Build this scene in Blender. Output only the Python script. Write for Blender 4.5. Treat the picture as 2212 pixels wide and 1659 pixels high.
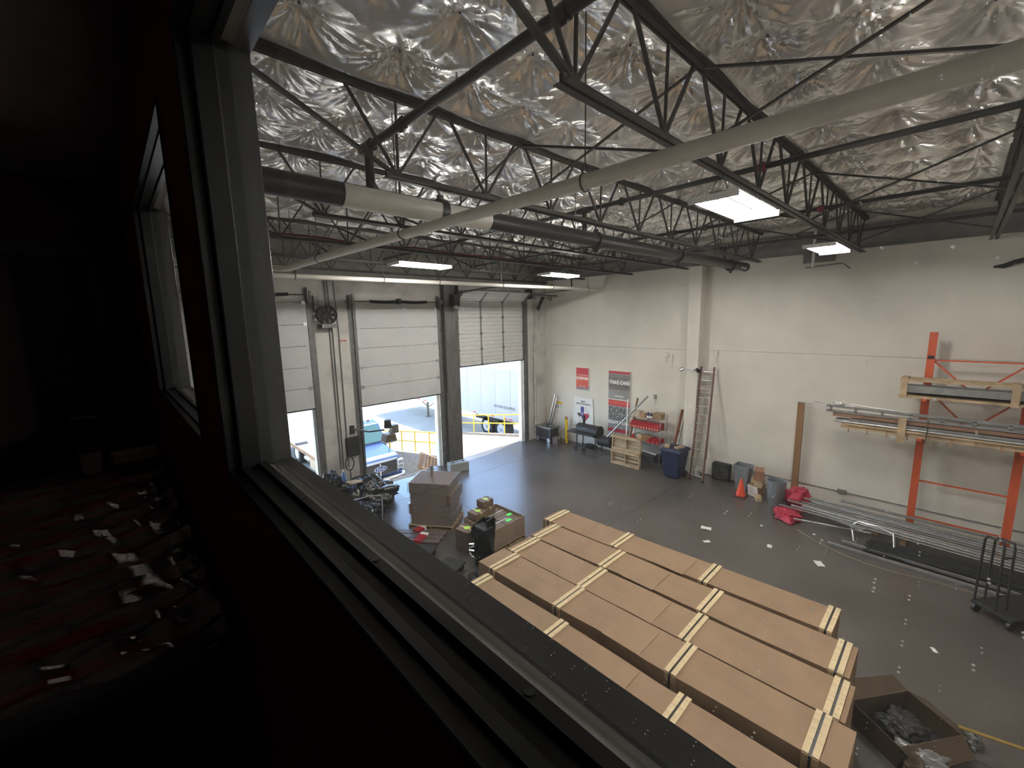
import bpy, math, random
import numpy as np
from mathutils import Vector, Matrix
random.seed(7); RNG = np.random.default_rng(7)
for o in list(bpy.data.objects): bpy.data.objects.remove(o)
SC = bpy.context.scene; COL = SC.collection
PI = math.pi; R = math.radians
# ---------------------------------------------------------------- camera, world, sun, exposure
yaw, pit, rol, fpx = R(46.632), R(-8.772), R(-1.181), 914.0
fw = Vector((math.cos(pit)*math.cos(yaw), math.cos(pit)*math.sin(yaw), math.sin(pit)))
rt = Vector((math.sin(yaw), -math.cos(yaw), 0)); up = rt.cross(fw)
rt2 = rt*math.cos(rol)+up*math.sin(rol); up2 = up*math.cos(rol)-rt*math.sin(rol)
cd = bpy.data.cameras.new('camera'); cam = bpy.data.objects.new('camera', cd); COL.objects.link(cam)
cd.sensor_width = 36; cd.lens = fpx/2212*36; cd.clip_start = .01; cd.clip_end = 500
cam.matrix_world = Matrix(((rt2.x, up2.x, -fw.x, 0), (rt2.y, up2.y, -fw.y, 0), (rt2.z, up2.z, -fw.z, 5.4), (0, 0, 0, 1)))
SC.camera = cam
wd = bpy.data.worlds.new('world'); SC.world = wd; wd.use_nodes = True
nt = wd.node_tree; bg = nt.nodes['Background']; sky = nt.nodes.new('ShaderNodeTexSky')
sky.sky_type = 'NISHITA'; sky.sun_disc = False; sky.sun_elevation = R(61); sky.sun_rotation = R(78); sky.air_density = 1.0; sky.dust_density = .4
nt.links.new(sky.outputs[0], bg.inputs[0]); bg.inputs[1].default_value = .52
sd = bpy.data.lights.new('sun', 'SUN'); sd.energy = 6.5; sd.angle = R(.6); sd.color = (1, .95, .86)
sun = bpy.data.objects.new('sun', sd); COL.objects.link(sun)
sun.rotation_euler = Vector((.52, .11, 1)).to_track_quat('Z', 'Y').to_euler()
vs = SC.view_settings; vs.view_transform = 'Standard'; vs.look = 'None'; vs.gamma = 1; vs.use_curve_mapping = False; vs.exposure = 1.2
TUBE = 76.0   # radiance of the fluorescent tubes
# ---------------------------------------------------------------- helpers
OFF = {}
class MB:
    def __init__(s, m=None): s.v = []; s.f = []; s.m = m
    def add(s, vs_, fs):
        n = len(s.v); s.v += [tuple(p) for p in vs_]; s.f += [tuple(i+n for i in q) for q in fs]; return s
    def box(s, x0, x1, y0, y1, z0, z1):
        return s.add([(x0,y0,z0),(x1,y0,z0),(x1,y1,z0),(x0,y1,z0),(x0,y0,z1),(x1,y0,z1),(x1,y1,z1),(x0,y1,z1)],
            [(0,3,2,1),(4,5,6,7),(0,1,5,4),(1,2,6,5),(2,3,7,6),(3,0,4,7)])
    def obox(s, c, sz, M=None):
        b = MB().box(-sz[0]/2, sz[0]/2, -sz[1]/2, sz[1]/2, -sz[2]/2, sz[2]/2); M = M or Matrix()
        return s.add([M.to_3x3() @ Vector(p)+Vector(c) for p in b.v], b.f)
    def bar(s, p0, p1, w, h, upv=(0, 0, 1)):
        p0 = Vector(p0); p1 = Vector(p1); d = (p1-p0).normalized(); u = Vector(upv)
        if abs(d.dot(u)) > .99: u = Vector((1, 0, 0))
        a = d.cross(u).normalized(); b = a.cross(d)
        vs_ = [p+a*i*w/2+b*j*h/2 for p in (p0, p1) for i, j in ((-1,-1),(1,-1),(1,1),(-1,1))]
        return s.add(vs_, [(0,1,2,3),(4,7,6,5),(0,4,5,1),(1,5,6,2),(2,6,7,3),(3,7,4,0)])
    def cyl(s, p0, p1, r0, r1=None, n=12, caps=True):
        r1 = r0 if r1 is None else r1; p0 = Vector(p0); p1 = Vector(p1); d = (p1-p0).normalized()
        u = Vector((0, 0, 1)) if abs(d.z) < .9 else Vector((1, 0, 0)); a = d.cross(u).normalized(); b = a.cross(d)
        vs_ = [p+(a*math.cos(2*PI*i/n)+b*math.sin(2*PI*i/n))*r for p, r in ((p0, r0), (p1, r1)) for i in range(n)]
        fs = [(i, n+i, n+(i+1) % n, (i+1) % n) for i in range(n)]
        if caps: fs += [tuple(range(n)), tuple(range(2*n-1, n-1, -1))]
        return s.add(vs_, fs)
    def tube(s, pts, r, n=8, closed=False):
        pts = [Vector(p) for p in pts]; m = len(pts); vs_ = []; rr = r if isinstance(r, (list, tuple)) else [r]*m; a = None
        for i, p in enumerate(pts):
            if closed: d = pts[(i+1) % m]-pts[i-1]
            else: d = pts[min(i+1, m-1)]-pts[max(i-1, 0)]
            d.normalize()
            if a is None:
                u = Vector((0, 0, 1)) if abs(d.z) < .9 else Vector((1, 0, 0)); a = d.cross(u).normalized()
            a = (a-d*a.dot(d)).normalized(); b = a.cross(d)
            vs_ += [p+(a*math.cos(2*PI*k/n)+b*math.sin(2*PI*k/n))*rr[i] for k in range(n)]
        fs = []
        for i in range(m if closed else m-1):
            j = (i+1) % m
            fs += [(i*n+k, j*n+k, j*n+(k+1) % n, i*n+(k+1) % n) for k in range(n)]
        if not closed: fs += [tuple(range(n)), tuple(range(m*n-1, (m-1)*n-1, -1))]
        return s.add(vs_, fs)
    def prism(s, poly, ax, a, b):
        # poly: 2D points in the two axes other than ax (cyclic order), extruded from a to b along ax
        def P(q, t): return {0: (t, q[0], q[1]), 1: (q[0], t, q[1]), 2: (q[0], q[1], t)}[ax]
        n = len(poly); vs_ = [P(q, a) for q in poly]+[P(q, b) for q in poly]
        return s.add(vs_, [tuple(range(n)), tuple(range(2*n-1, n-1, -1))]+[(i, n+i, n+(i+1) % n, (i+1) % n) for i in range(n)])
    def lathe(s, prof, c=(0, 0, 0), n=20):
        c = Vector(c); vs_ = [c+Vector((r*math.cos(2*PI*k/n), r*math.sin(2*PI*k/n), z)) for r, z in prof for k in range(n)]
        fs = [(i*n+k, i*n+(k+1) % n, (i+1)*n+(k+1) % n, (i+1)*n+k) for i in range(len(prof)-1) for k in range(n)]
        return s.add(vs_, fs)
    def grid(s, P):   # P: array (a,b,3)
        a, b = P.shape[:2]; i = np.arange(a*b).reshape(a, b)
        q = np.stack([i[:-1,:-1], i[1:,:-1], i[1:,1:], i[:-1,1:]], -1).reshape(-1, 4)
        return s.add(P.reshape(-1, 3).tolist(), q.tolist())
    def build(s, name, mat, parent=None, smooth=False, bevel=0, kind=None, fix=True):
        me = bpy.data.meshes.new(name)
        vs_ = [s.m @ Vector(p) for p in s.v] if s.m else s.v
        if parent is not None:
            o_ = OFF[parent.name]; vs_ = [(p[0]-o_[0], p[1]-o_[1], p[2]-o_[2]) for p in vs_]
        me.from_pydata(vs_, [], s.f); me.update()
        if fix and len(s.f) < 4000:
            import bmesh
            bm = bmesh.new(); bm.from_mesh(me); bmesh.ops.recalc_face_normals(bm, faces=bm.faces); bm.to_mesh(me); bm.free()
        me.materials.append(mat)
        if smooth:
            me.polygons.foreach_set('use_smooth', [True]*len(me.polygons))
            try: me.set_sharp_from_angle(angle=R(35))
            except Exception: pass
        o = bpy.data.objects.new(name, me); COL.objects.link(o)
        if parent is not None: o.parent = parent; OFF[o.name] = OFF[parent.name]
        else: OFF[o.name] = (0, 0, 0)
        if bevel:
            b = o.modifiers.new('bevel', 'BEVEL'); b.width = bevel; b.segments = 2; b.limit_method = 'ANGLE'
        if kind: o['kind'] = kind
        return o
def tag(o, label, cat, group=None):
    o['label'] = label; o['category'] = cat
    if group: o['group'] = group
    return o
def thing(name, label, cat, loc, group=None):
    o = bpy.data.objects.new(name, None); COL.objects.link(o); o.location = loc; o.empty_display_size = .1
    OFF[o.name] = tuple(loc); return tag(o, label, cat, group)
def struct(name, loc=(0, 0, 0)):
    o = bpy.data.objects.new(name, None); COL.objects.link(o); o.location = loc; OFF[o.name] = tuple(loc); o['kind'] = 'structure'; return o
def copy_tree(o, parent=None):
    c = o.copy(); COL.objects.link(c); c.parent = parent
    OFF[c.name] = OFF[o.name] if parent is None else OFF[parent.name]
    for ch in list(o.children): copy_tree(ch, c)
    return c
def dup(o, d, label, rz=None):
    c = copy_tree(o); c.location = Vector(o.location)+Vector(d); OFF[c.name] = tuple(c.location); c['label'] = label
    if rz is not None: c.rotation_euler.z = rz
    return c
def part_copy(o, d, parent=None):   # a linked copy of a part at an offset
    c = o.copy(); COL.objects.link(c); c.parent = parent or o.parent; c.location = Vector(o.location)+Vector(d); OFF[c.name] = OFF[o.name]; return c
MATS = {}
def mat(name, col, rough=.5, metal=0., var=.12, scale=6., bump=0., bscale=40., spec=.5, rvar=0., stretch=None, emit=None, trans=0, coat=0, dark=None, dscale=1.5, dlo=.55, dhi=.75):
    if name in MATS: return MATS[name]
    m = bpy.data.materials.new(name); m.use_nodes = True; n = m.node_tree.nodes; L = m.node_tree.links; p = n['Principled BSDF']
    p.inputs['Roughness'].default_value = rough; p.inputs['Metallic'].default_value = metal; p.inputs['Specular IOR Level'].default_value = spec
    p.inputs['Coat Weight'].default_value = coat
    tc = n.new('ShaderNodeTexCoord'); src = tc.outputs['Object']
    if stretch:
        mp = n.new('ShaderNodeMapping'); mp.inputs['Scale'].default_value = stretch; L.new(src, mp.inputs[0]); src = mp.outputs[0]
    no = n.new('ShaderNodeTexNoise'); no.inputs['Scale'].default_value = scale; no.inputs['Detail'].default_value = 6; L.new(src, no.inputs['Vector'])
    rp = n.new('ShaderNodeValToRGB'); e = rp.color_ramp.elements; e[0].position = .3; e[1].position = .7
    e[0].color = (*[max(0, c*(1-var)) for c in col], 1); e[1].color = (*[min(1, c*(1+var)) for c in col], 1)
    L.new(no.outputs['Fac'], rp.inputs[0]); out = rp.outputs[0]
    if dark:
        n2 = n.new('ShaderNodeTexNoise'); n2.inputs['Scale'].default_value = dscale; n2.inputs['Detail'].default_value = 8; L.new(src, n2.inputs['Vector'])
        r2 = n.new('ShaderNodeMapRange'); r2.inputs[1].default_value = dlo; r2.inputs[2].default_value = dhi; L.new(n2.outputs['Fac'], r2.inputs[0])
        mx = n.new('ShaderNodeMix'); mx.data_type = 'RGBA'; L.new(r2.outputs[0], mx.inputs[0]); L.new(out, mx.inputs[6]); mx.inputs[7].default_value = (*dark, 1); out = mx.outputs[2]
    L.new(out, p.inputs['Base Color'])
    if rvar:
        mr = n.new('ShaderNodeMapRange'); mr.inputs[3].default_value = max(.02, rough-rvar); mr.inputs[4].default_value = rough+rvar; L.new(no.outputs['Fac'], mr.inputs[0]); L.new(mr.outputs[0], p.inputs['Roughness'])
    if bump:
        nb = n.new('ShaderNodeTexNoise'); nb.inputs['Scale'].default_value = bscale; nb.inputs['Detail'].default_value = 4; L.new(src, nb.inputs['Vector'])
        b = n.new('ShaderNodeBump'); b.inputs['Strength'].default_value = bump; b.inputs['Distance'].default_value = .01; L.new(nb.outputs['Fac'], b.inputs['Height']); L.new(b.outputs[0], p.inputs['Normal'])
    if emit: p.inputs['Emission Color'].default_value = (*col, 1); p.inputs['Emission Strength'].default_value = emit
    if trans: p.inputs['Transmission Weight'].default_value = trans
    MATS[name] = m; return m
def text(s, size, loc, rot, m, parent, name='lettering', bold=0., align='CENTER', sx=1., depth=.001):
    c = bpy.data.curves.new(name, 'FONT'); c.body = s; c.size = size; c.align_x = align; c.align_y = 'CENTER'; c.extrude = depth; c.offset = bold
    t = bpy.data.objects.new('tmp', c); COL.objects.link(t); bpy.context.view_layer.update()
    me = bpy.data.meshes.new_from_object(t.evaluated_get(bpy.context.evaluated_depsgraph_get())); bpy.data.objects.remove(t)
    me.materials.clear(); me.materials.append(m)
    o = bpy.data.objects.new(name, me); COL.objects.link(o); o.parent = parent; of = Vector(OFF[parent.name])
    o.matrix_local = Matrix.Translation(Vector(loc)-of) @ rot.to_4x4() @ Matrix.Diagonal((sx, 1, 1, 1)); OFF[o.name] = OFF[parent.name]; return o
ROT_BACK = Matrix(((0, 0, -1), (-1, 0, 0), (0, 1, 0)))     # text on wall_back, read from -X
# ---------------------------------------------------------------- materials
wallw = mat('white_painted_concrete', (.67, .635, .56), .75, var=.05, scale=1.3, bump=.15, bscale=25, dark=(.60, .57, .51), dscale=.9, dlo=.5, dhi=.8)
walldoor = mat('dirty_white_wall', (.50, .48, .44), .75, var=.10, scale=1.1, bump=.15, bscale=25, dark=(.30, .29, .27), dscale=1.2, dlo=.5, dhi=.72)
conc = mat('floor_concrete', (.085, .074, .066), .30, var=.14, scale=.8, rvar=.035, bump=.04, bscale=60, dark=(.058, .049, .042), dscale=.55, dlo=.5, dhi=.72, spec=.6)
joint = mat('joint_dark', (.03, .028, .026), .8)
foil = mat('insulation_facing', (.82, .795, .755), .24, metal=.7, var=.05, scale=3, bump=.28, bscale=22, rvar=.06)
steel = mat('joist_steel', (.055, .048, .042), .5, metal=.3, var=.25, scale=9)
steelg = mat('grey_steel', (.22, .215, .20), .45, metal=.3, var=.15)
pipeblk = mat('black_pipe', (.028, .026, .025), .42, metal=.2, var=.2)
pipewht = mat('white_pipe', (.60, .575, .51), .45, var=.06)
redpaint = mat('red_coupling', (.22, .03, .035), .5)
ledger = mat('ledger_grey', (.16, .155, .145), .6, var=.2, scale=3)
dirty = mat('dirty_grey_band', (.20, .19, .17), .7, var=.25, scale=2)
colmn = mat('dirty_dark_column', (.085, .08, .075), .6, var=.35, scale=3, stretch=(3, 3, .6))
galv = mat('galvanised', (.50, .51, .52), .32, metal=.85, var=.15, scale=10)
chrome = mat('chrome', (.75, .75, .75), .15, metal=1, var=.03)
blk = mat('black_plastic', (.012, .012, .013), .4, var=.3)
blkm = mat('black_matte', (.014, .014, .014), .65, var=.3)
cardb = mat('cardboard', (.25, .158, .088), .72, var=.07, scale=2.5, dark=(.215, .132, .072), dscale=1.1, dlo=.52, dhi=.7)
cardd = mat('cardboard_edge', (.20, .12, .07), .8, var=.1)
wood = mat('pale_lumber', (.60, .47, .28), .7, var=.18, scale=5, stretch=(6, 1.2, 6))
pine = mat('pallet_wood', (.42, .305, .185), .75, var=.3, scale=4)
woodd = mat('weathered_wood', (.30, .19, .11), .8, var=.3, scale=4)
strapb = mat('strap_black', (.015, .013, .012), .4)
whtplas = mat('white_plastic', (.75, .74, .71), .45, var=.05)
red = mat('red_plastic', (.30, .012, .022), .4, var=.15)
orange = mat('rack_orange', (.52, .085, .03), .5, var=.12, scale=8)
yellow = mat('safety_yellow', (.72, .47, .02), .5, var=.1)
doorw = mat('door_white', (.50, .50, .488), .5, var=.05, scale=2)
tubem = mat('fluorescent_tube', (1, .98, .93), .5, emit=TUBE, var=0)
fixt = mat('fixture_white', (.80, .80, .78), .35)
# ---------------------------------------------------------------- setting: hall shell
WX, DY, HY0 = 14.32, 12.85, -9.0     # white wall plane, door wall plane, far right end of the hall
fl_ = MB().box(.3, WX+.3, HY0, DY+.25, -.25, -.012).build('floor', joint, kind='structure')
xs = [.3, 3.55, 7.0, WX+.3]; ys = [HY0, -5.05, 5.85, 11.3, DY+.25]; G = .004
for i in range(3):
    for j in range(4):
        x0, x1, y0, y1 = xs[i]+G, xs[i+1]-G, ys[j]+G, ys[j+1]-G
        if j == 3 and i == 1: x1 = 6.08
        if j == 3 and i == 2: x0 = 8.12
        MB().box(x0, x1, y0, y1, -.2, 0).build('slab', conc, fl_)
MB().box(6.084, 8.116, 11.304, DY-.05, -.2, -.006).build('slab', mat('leveler_steel', (.20, .25, .235), .38, metal=.3, var=.2, scale=3), fl_)
# back wall (white), two tilt-up lifts with a joint line and one vertical seam
wb = MB().box(WX+.03, WX+.35, HY0, DY+.25, -.3, 9).build('wall_back', wallw, kind='structure')
for (y0, y1, z0, z1, dx) in ((HY0, 6.1, 0, 4.242, 0), (6.1, DY+.2, 0, 4.22, .0), (HY0, 6.1, 4.25, 8.4, .006), (6.1, DY+.2, 4.23, 8.4, .006)):
    MB().box(WX+dx, WX+.05, y0, y1, z0, z1).build('wall_panel', wallw, wb, bevel=.004)
# column on the white wall
t1 = MB().box(13.98, WX+.02, 5.86, 6.26, 0, 6.95).build('trim_1', wallw, kind='structure', bevel=.01)
# door wall with three openings
OP = [(1.15, 4.2, 3.05), (5.5, 8.52, 3.05), (9.33, 12.86, 4.3)]
wl = MB()
ex = [.3]+[q for o in OP for q in o[:2]]+[WX+.1]
for k in range(0, 8, 2): wl.box(ex[k], ex[k+1], DY, DY+.25, -1.3, 8.4)
for a, b, h in OP: wl.box(a, b, DY, DY+.25, h, 8.4); wl.box(a, b, DY+.02, DY+.25, -1.3, -.02)
wl = wl.build('wall_left', walldoor, kind='structure')
jw = mat('jamb_white', (.78, .77, .74), .5, var=.04)
for a, b, h in OP:
    for x0, x1 in ((a-.03, a+.09), (b-.09, b+.03)): MB().box(x0, x1, DY+.1, DY+.28, 0, h).build('jamb', jw, wl)
    MB().box(a+.09, b-.09, DY+.1, DY+.28, h-.08, h+.02).build('head_trim', jw, wl)
# dark dirty column between doors 2 and 3 and the grey corner strip beside door 3
t2 = MB().box(8.72, 9.3, DY-.22, DY+.02, 0, 6.75).build('trim_2', colmn, kind='structure', bevel=.01)
t3 = MB().box(13.5, 13.95, DY-.14, DY+.02, 0, 6.7).build('trim_3', walldoor, kind='structure', bevel=.01)
# steel ledger at the head of the white wall, grey boarding over the doors
t4 = MB().box(WX-.12, WX+.04, HY0, DY, 7.0, 7.02).box(WX-.04, WX+.04, HY0, DY, 7.02, 7.56).box(WX-.12, WX+.04, HY0, DY, 7.54, 7.58).build('trim_4', ledger, kind='structure')
t5 = MB().box(.3, WX-.05, DY-.05, DY+.05, 6.72, 8.0).build('trim_5', dirty, kind='structure')
# unseen right end of the hall, and the two-storey office wall
MB().box(.3, WX+.3, HY0-.25, HY0, -.2, 8.4).build('wall_right', wallw, kind='structure')
redw = mat('dark_red_wall', (.34, .012, .035), .55, var=.15, scale=3)
wn = MB(); X0, X1 = .17, .29
W1, W2, WZ0, WZ1 = (-.32, 1.155), (1.54, 2.95), 5.055, 6.0
for a, b in ((HY0, W1[0]), (W1[1], W2[0]), (W2[1], DY+.1)): wn.box(X0+.012, X1, a, b, WZ0, WZ1)
wn.box(X0+.012, X1, HY0, DY+.1, -.2, WZ0).box(X0+.012, X1, HY0, DY+.1, WZ1, 8.4)
wn = wn.build('wall_near', mat('office_wall_hall_side', (.45, .44, .41), .7), kind='structure')
lin = MB()
for a, b in ((-1.6, W1[0]), (W1[1], W2[0]), (W2[1], 4.1)): lin.box(X0, X0+.012, a, b, WZ0, WZ1)
lin.box(X0, X0+.012, -1.6, 4.1, 3.8, WZ0).box(X0, X0+.012, -1.6, 4.1, WZ1, 6.35)
lin.build('red_lining', redw, wn)
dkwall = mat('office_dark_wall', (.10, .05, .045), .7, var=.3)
MB().box(-3.5, X0, 4.1, 4.2, 3.7, 6.45).build('wall_office_end', mat('office_end_wall', (.13, .03, .03), .7), kind='structure')
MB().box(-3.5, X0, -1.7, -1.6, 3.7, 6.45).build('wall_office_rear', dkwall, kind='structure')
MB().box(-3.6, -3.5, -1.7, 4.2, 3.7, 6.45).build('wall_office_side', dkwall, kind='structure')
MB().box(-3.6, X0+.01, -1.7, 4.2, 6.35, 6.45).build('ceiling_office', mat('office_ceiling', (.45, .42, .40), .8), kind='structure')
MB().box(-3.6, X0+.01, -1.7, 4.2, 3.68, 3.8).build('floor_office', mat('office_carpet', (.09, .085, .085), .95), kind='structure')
dk = struct('door_4', (-.5, 4.1, 3.8))
MB().box(-.99, -.05, 4.06, 4.1, 3.8, 5.86).build('door_leaf', mat('dark_door', (.03, .012, .012), .5), dk)
greytrim = mat('office_grey_trim', (.10, .098, .095), .5)
for a, b in ((-1.07, -.99), (-.05, .05)): MB().box(a, b, 4.04, 4.1, 3.8, 5.94).build('casing', greytrim, dk)
MB().box(-.99, -.05, 4.04, 4.1, 5.86, 5.94).build('casing', greytrim, dk)
MB().tube([(-.13, 4.06, 4.8), (-.13, 4.0, 4.8), (-.25, 4.0, 4.8)], .012).build('handle', galv, dk)
# office windows
frm = mat('bronze_frame', (.020, .020, .020), .28, metal=.35, var=.1); frmin = mat('black_casing', (.010, .010, .011), .4); fgrey = mat('frame_grey', (.055, .057, .060), .33, metal=.3, var=.1)
def glass_mat():
    m = bpy.data.materials.new('dusty_glass'); m.use_nodes = True; n = m.node_tree.nodes; L = m.node_tree.links; n.clear()
    out = n.new('ShaderNodeOutputMaterial'); tr = n.new('ShaderNodeBsdfTransparent'); gl = n.new('ShaderNodeBsdfGlossy'); gl.inputs['Roughness'].default_value = .02
    fa = n.new('ShaderNodeLayerWeight'); fa.inputs[0].default_value = .5; p5 = n.new('ShaderNodeMath'); p5.operation = 'POWER'; p5.inputs[1].default_value = 5; L.new(fa.outputs['Facing'], p5.inputs[0]); fr = n.new('ShaderNodeMath'); fr.operation = 'MULTIPLY_ADD'; fr.inputs[1].default_value = .5; fr.inputs[2].default_value = .015; L.new(p5.outputs[0], fr.inputs[0]); m1 = n.new('ShaderNodeMixShader'); L.new(fr.outputs[0], m1.inputs[0]); L.new(tr.outputs[0], m1.inputs[1]); L.new(gl.outputs[0], m1.inputs[2])
    df = n.new('ShaderNodeBsdfTranslucent'); df.inputs[0].default_value = (.9, .9, .88, 1); d2 = n.new('ShaderNodeBsdfDiffuse'); d2.inputs[0].default_value = (.9, .9, .88, 1); ad = n.new('ShaderNodeMixShader'); L.new(df.outputs[0], ad.inputs[1]); L.new(d2.outputs[0], ad.inputs[2])
    tc = n.new('ShaderNodeTexCoord'); vo = n.new('ShaderNodeTexVoronoi'); vo.voronoi_dimensions = '2D'; vo.inputs['Scale'].default_value = 85; sx_ = n.new('ShaderNodeSeparateXYZ'); cx_ = n.new('ShaderNodeCombineXYZ'); L.new(tc.outputs['Object'], sx_.inputs[0]); L.new(sx_.outputs[1], cx_.inputs[0]); L.new(sx_.outputs[2], cx_.inputs[1]); L.new(cx_.outputs[0], vo.inputs['Vector'])
    wn_ = n.new('ShaderNodeMath'); wn_.operation = 'MULTIPLY'; wn_.inputs[1].default_value = .055; sp = n.new('ShaderNodeSeparateColor'); L.new(vo.outputs['Color'], sp.inputs[0]); pw = n.new('ShaderNodeMath'); pw.operation = 'POWER'; pw.inputs[1].default_value = 2.5; L.new(sp.outputs[0], pw.inputs[0]); L.new(pw.outputs[0], wn_.inputs[0])
    lt = n.new('ShaderNodeMath'); lt.operation = 'LESS_THAN'; L.new(vo.outputs['Distance'], lt.inputs[0]); L.new(wn_.outputs[0], lt.inputs[1])
    no = n.new('ShaderNodeTexNoise'); no.inputs['Scale'].default_value = 3.5; L.new(tc.outputs['Object'], no.inputs['Vector']); mr = n.new('ShaderNodeMapRange'); mr.inputs[1].default_value = .49; mr.inputs[2].default_value = .55; L.new(no.outputs['Fac'], mr.inputs[0])
    mu = n.new('ShaderNodeMath'); mu.operation = 'MULTIPLY'; L.new(lt.outputs[0], mu.inputs[0]); L.new(mr.outputs[0], mu.inputs[1])
    mm = n.new('ShaderNodeMath'); mm.operation = 'MULTIPLY_ADD'; mm.inputs[1].default_value = .7; mm.inputs[2].default_value = .02; L.new(mu.outputs[0], mm.inputs[0])
    m2 = n.new('ShaderNodeMixShader'); L.new(mm.outputs[0], m2.inputs[0]); L.new(m1.outputs[0], m2.inputs[1]); L.new(ad.outputs[0], m2.inputs[2]); L.new(m2.outputs[0], out.inputs[0])
    return m
glassm = glass_mat()
def office_window(name, y0, y1):
    w = struct(name, (X0, (y0+y1)/2, WZ0)); z0, z1 = WZ0, WZ1
    # casing on the room side
    c = .006
    MB().box(X0-.004, X0+.03, y0-c, y1+c, z0-c, z0+.004).build('casing', frmin, w, bevel=.003)
    MB().box(X0-.004, X0+.03, y0-c, y1+c, z1-.004, z1+c).build('casing', frmin, w, bevel=.003)
    for a, b in ((y0-c, y0+.004), (y1-.004, y1+c)): MB().box(X0-.004, X0+.03, a, b, z0, z1).build('casing', frmin, w, bevel=.003)
    # stepped sill and head tracks
    sill = [(X0+.02, z0-.01), (X0+.02, z0+.012), (X0+.034, z0+.012), (X0+.034, z0+.004), (X0+.058, z0+.004), (X0+.058, z0+.014), (X0+.073, z0+.014), (X0+.073, z0-.004), (X0+.100, z0-.002), (X0+.100, z0+.006), (X0+.134, z0+.008), (X0+.134, z0-.01)]
    MB().prism(sill, 1, y0, y1).build('sill_track', frm, w)
    head = [(x, z0+z1-z) for x, z in sill]
    MB().prism(head, 1, y0, y1).build('head_track', fgrey, w)
    for ya, sg in ((y0, 1), (y1, -1)):
        a, b = sorted((ya, ya-sg*.002+sg*.012))
        MB().box(X0+.05, X0+.134, a, b, z0, z1).build('side_frame', fgrey, w, bevel=.003)
        a, b = sorted((ya, ya+sg*.02)); MB().box(X0+.02, X0+.066, a, b, z0, z1).build('side_stop', frmin, w, bevel=.004)
    MB().box(X0+.0885, X0+.0925, y0+.004, y1-.004, z0, z1).build('pane', glassm, w)
    for k in range(3):
        yy = y1-.32-.3*k; MB().cyl((X0+.0655, yy, z0+.0135), (X0+.0655, yy, z0+.0152), .005, n=10).build('screw', blk, w)
    return w
win1 = office_window('window_1', *W1); win2 = office_window('window_2', *W2)
# ---------------------------------------------------------------- roof: pinned insulation blankets
JY = [-2.55, -.3, 1.9, 4.25, 6.4, 8.45, 10.6, 12.6]
cl = MB().box(.3, WX+.3, HY0, DY+.25, 8.1, 8.3).build('ceiling', mat('roof_deck', (.3, .3, .3), .8), kind='structure')
pinm = MB().cyl((0, 0, -.008), (0, 0, .012), .022, n=10)
pin_mesh = None
edges = [HY0]+JY+[DY+.1]
for b in range(len(edges)-1):
    y0, y1 = edges[b]+.07, edges[b+1]-.07
    near = -3 < edges[b] < 6.5; st = .022 if near else (.042 if edges[b] > 0 else .12)
    nx, ny = int((WX-.3)/st), max(4, int((y1-y0)/st))
    X, Y = np.meshgrid(np.linspace(.3, WX, nx), np.linspace(y0, y1, ny), indexing='ij')
    rows = max(1, round((y1-y0)/.78)); pins = []
    if y1-y0 > .7:
        for r_ in range(rows):
            py = y0+(r_+.5)*(y1-y0)/rows
            for k in range(17): pins.append((.55+k*.83+RNG.uniform(-.07, .07)+(.2 if r_ % 2 else 0), py+RNG.uniform(-.06, .06)))
    Z = np.full(X.shape, 7.70); dmin = np.full(X.shape, 9.)
    wr = np.zeros(X.shape); wsum = np.full(X.shape, 1e-6)
    for px, py in pins:
        sel = (slice(max(0, int((px-1.0-.3)/st)), max(0, int((px+1.0-.3)/st))), slice(None))
        dx, dy = X[sel]-px, Y[sel]-py; d = np.hypot(dx, dy)+1e-4; th = np.arctan2(dy, dx)
        dmin[sel] = np.minimum(dmin[sel], d)
        w = np.exp(-(d/.30)**2)
        q = np.zeros_like(d)
        for _ in range(3):
            n_ = RNG.integers(2, 8); q = np.maximum(q, (1-np.abs(np.sin(n_*(th+RNG.uniform(-.5, .5)*d)+RNG.uniform(0, 6.3))))**2.5*RNG.uniform(.35, 1))
        wr[sel] += np.exp(-(d/.42)**2)*q*np.clip(d/.12, 0, 1)*RNG.uniform(.7, 1.3)
    ed = np.minimum(Y-y0, y1-Y)
    sag = .17*(1-np.exp(-(np.minimum(dmin, 1.2)/.27)**1.3)) if pins else .02
    z = 7.88-sag-.060*wr
    for _ in range(16):   # long directional folds
        a = RNG.uniform(-.45, .45); k = RNG.uniform(5, 17); ph = RNG.uniform(0, 6.3); m_ = np.sin(X*RNG.uniform(.5, 1.8)+Y*RNG.uniform(.5, 2)+RNG.uniform(0, 6.3))
        z = z+.0045*np.clip(m_, 0, 1)*(1-np.abs(np.sin(k*(Y*math.cos(a)+X*math.sin(a))+ph+.6*np.sin(2*X))))
    if pins: w = np.exp(-(ed/.09)**2); z = z*(1-w)+(7.70+.012*np.sin(X*4.1+b))*w
    MB().grid(np.stack([X, Y, z], -1)).build('insulation_blanket', foil, cl, smooth=True, fix=False)
    if near:
        for px, py in pins:
            if pin_mesh is None:
                pin_mesh = MB().cyl((0, 0, -.004), (0, 0, .014), .011, n=8).build('insulation_pin', blkm, cl); pin_mesh.location = (px, py, 7.872)
            else:
                c = pin_mesh.copy(); COL.objects.link(c); c.location = (px, py, 7.872)
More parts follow.
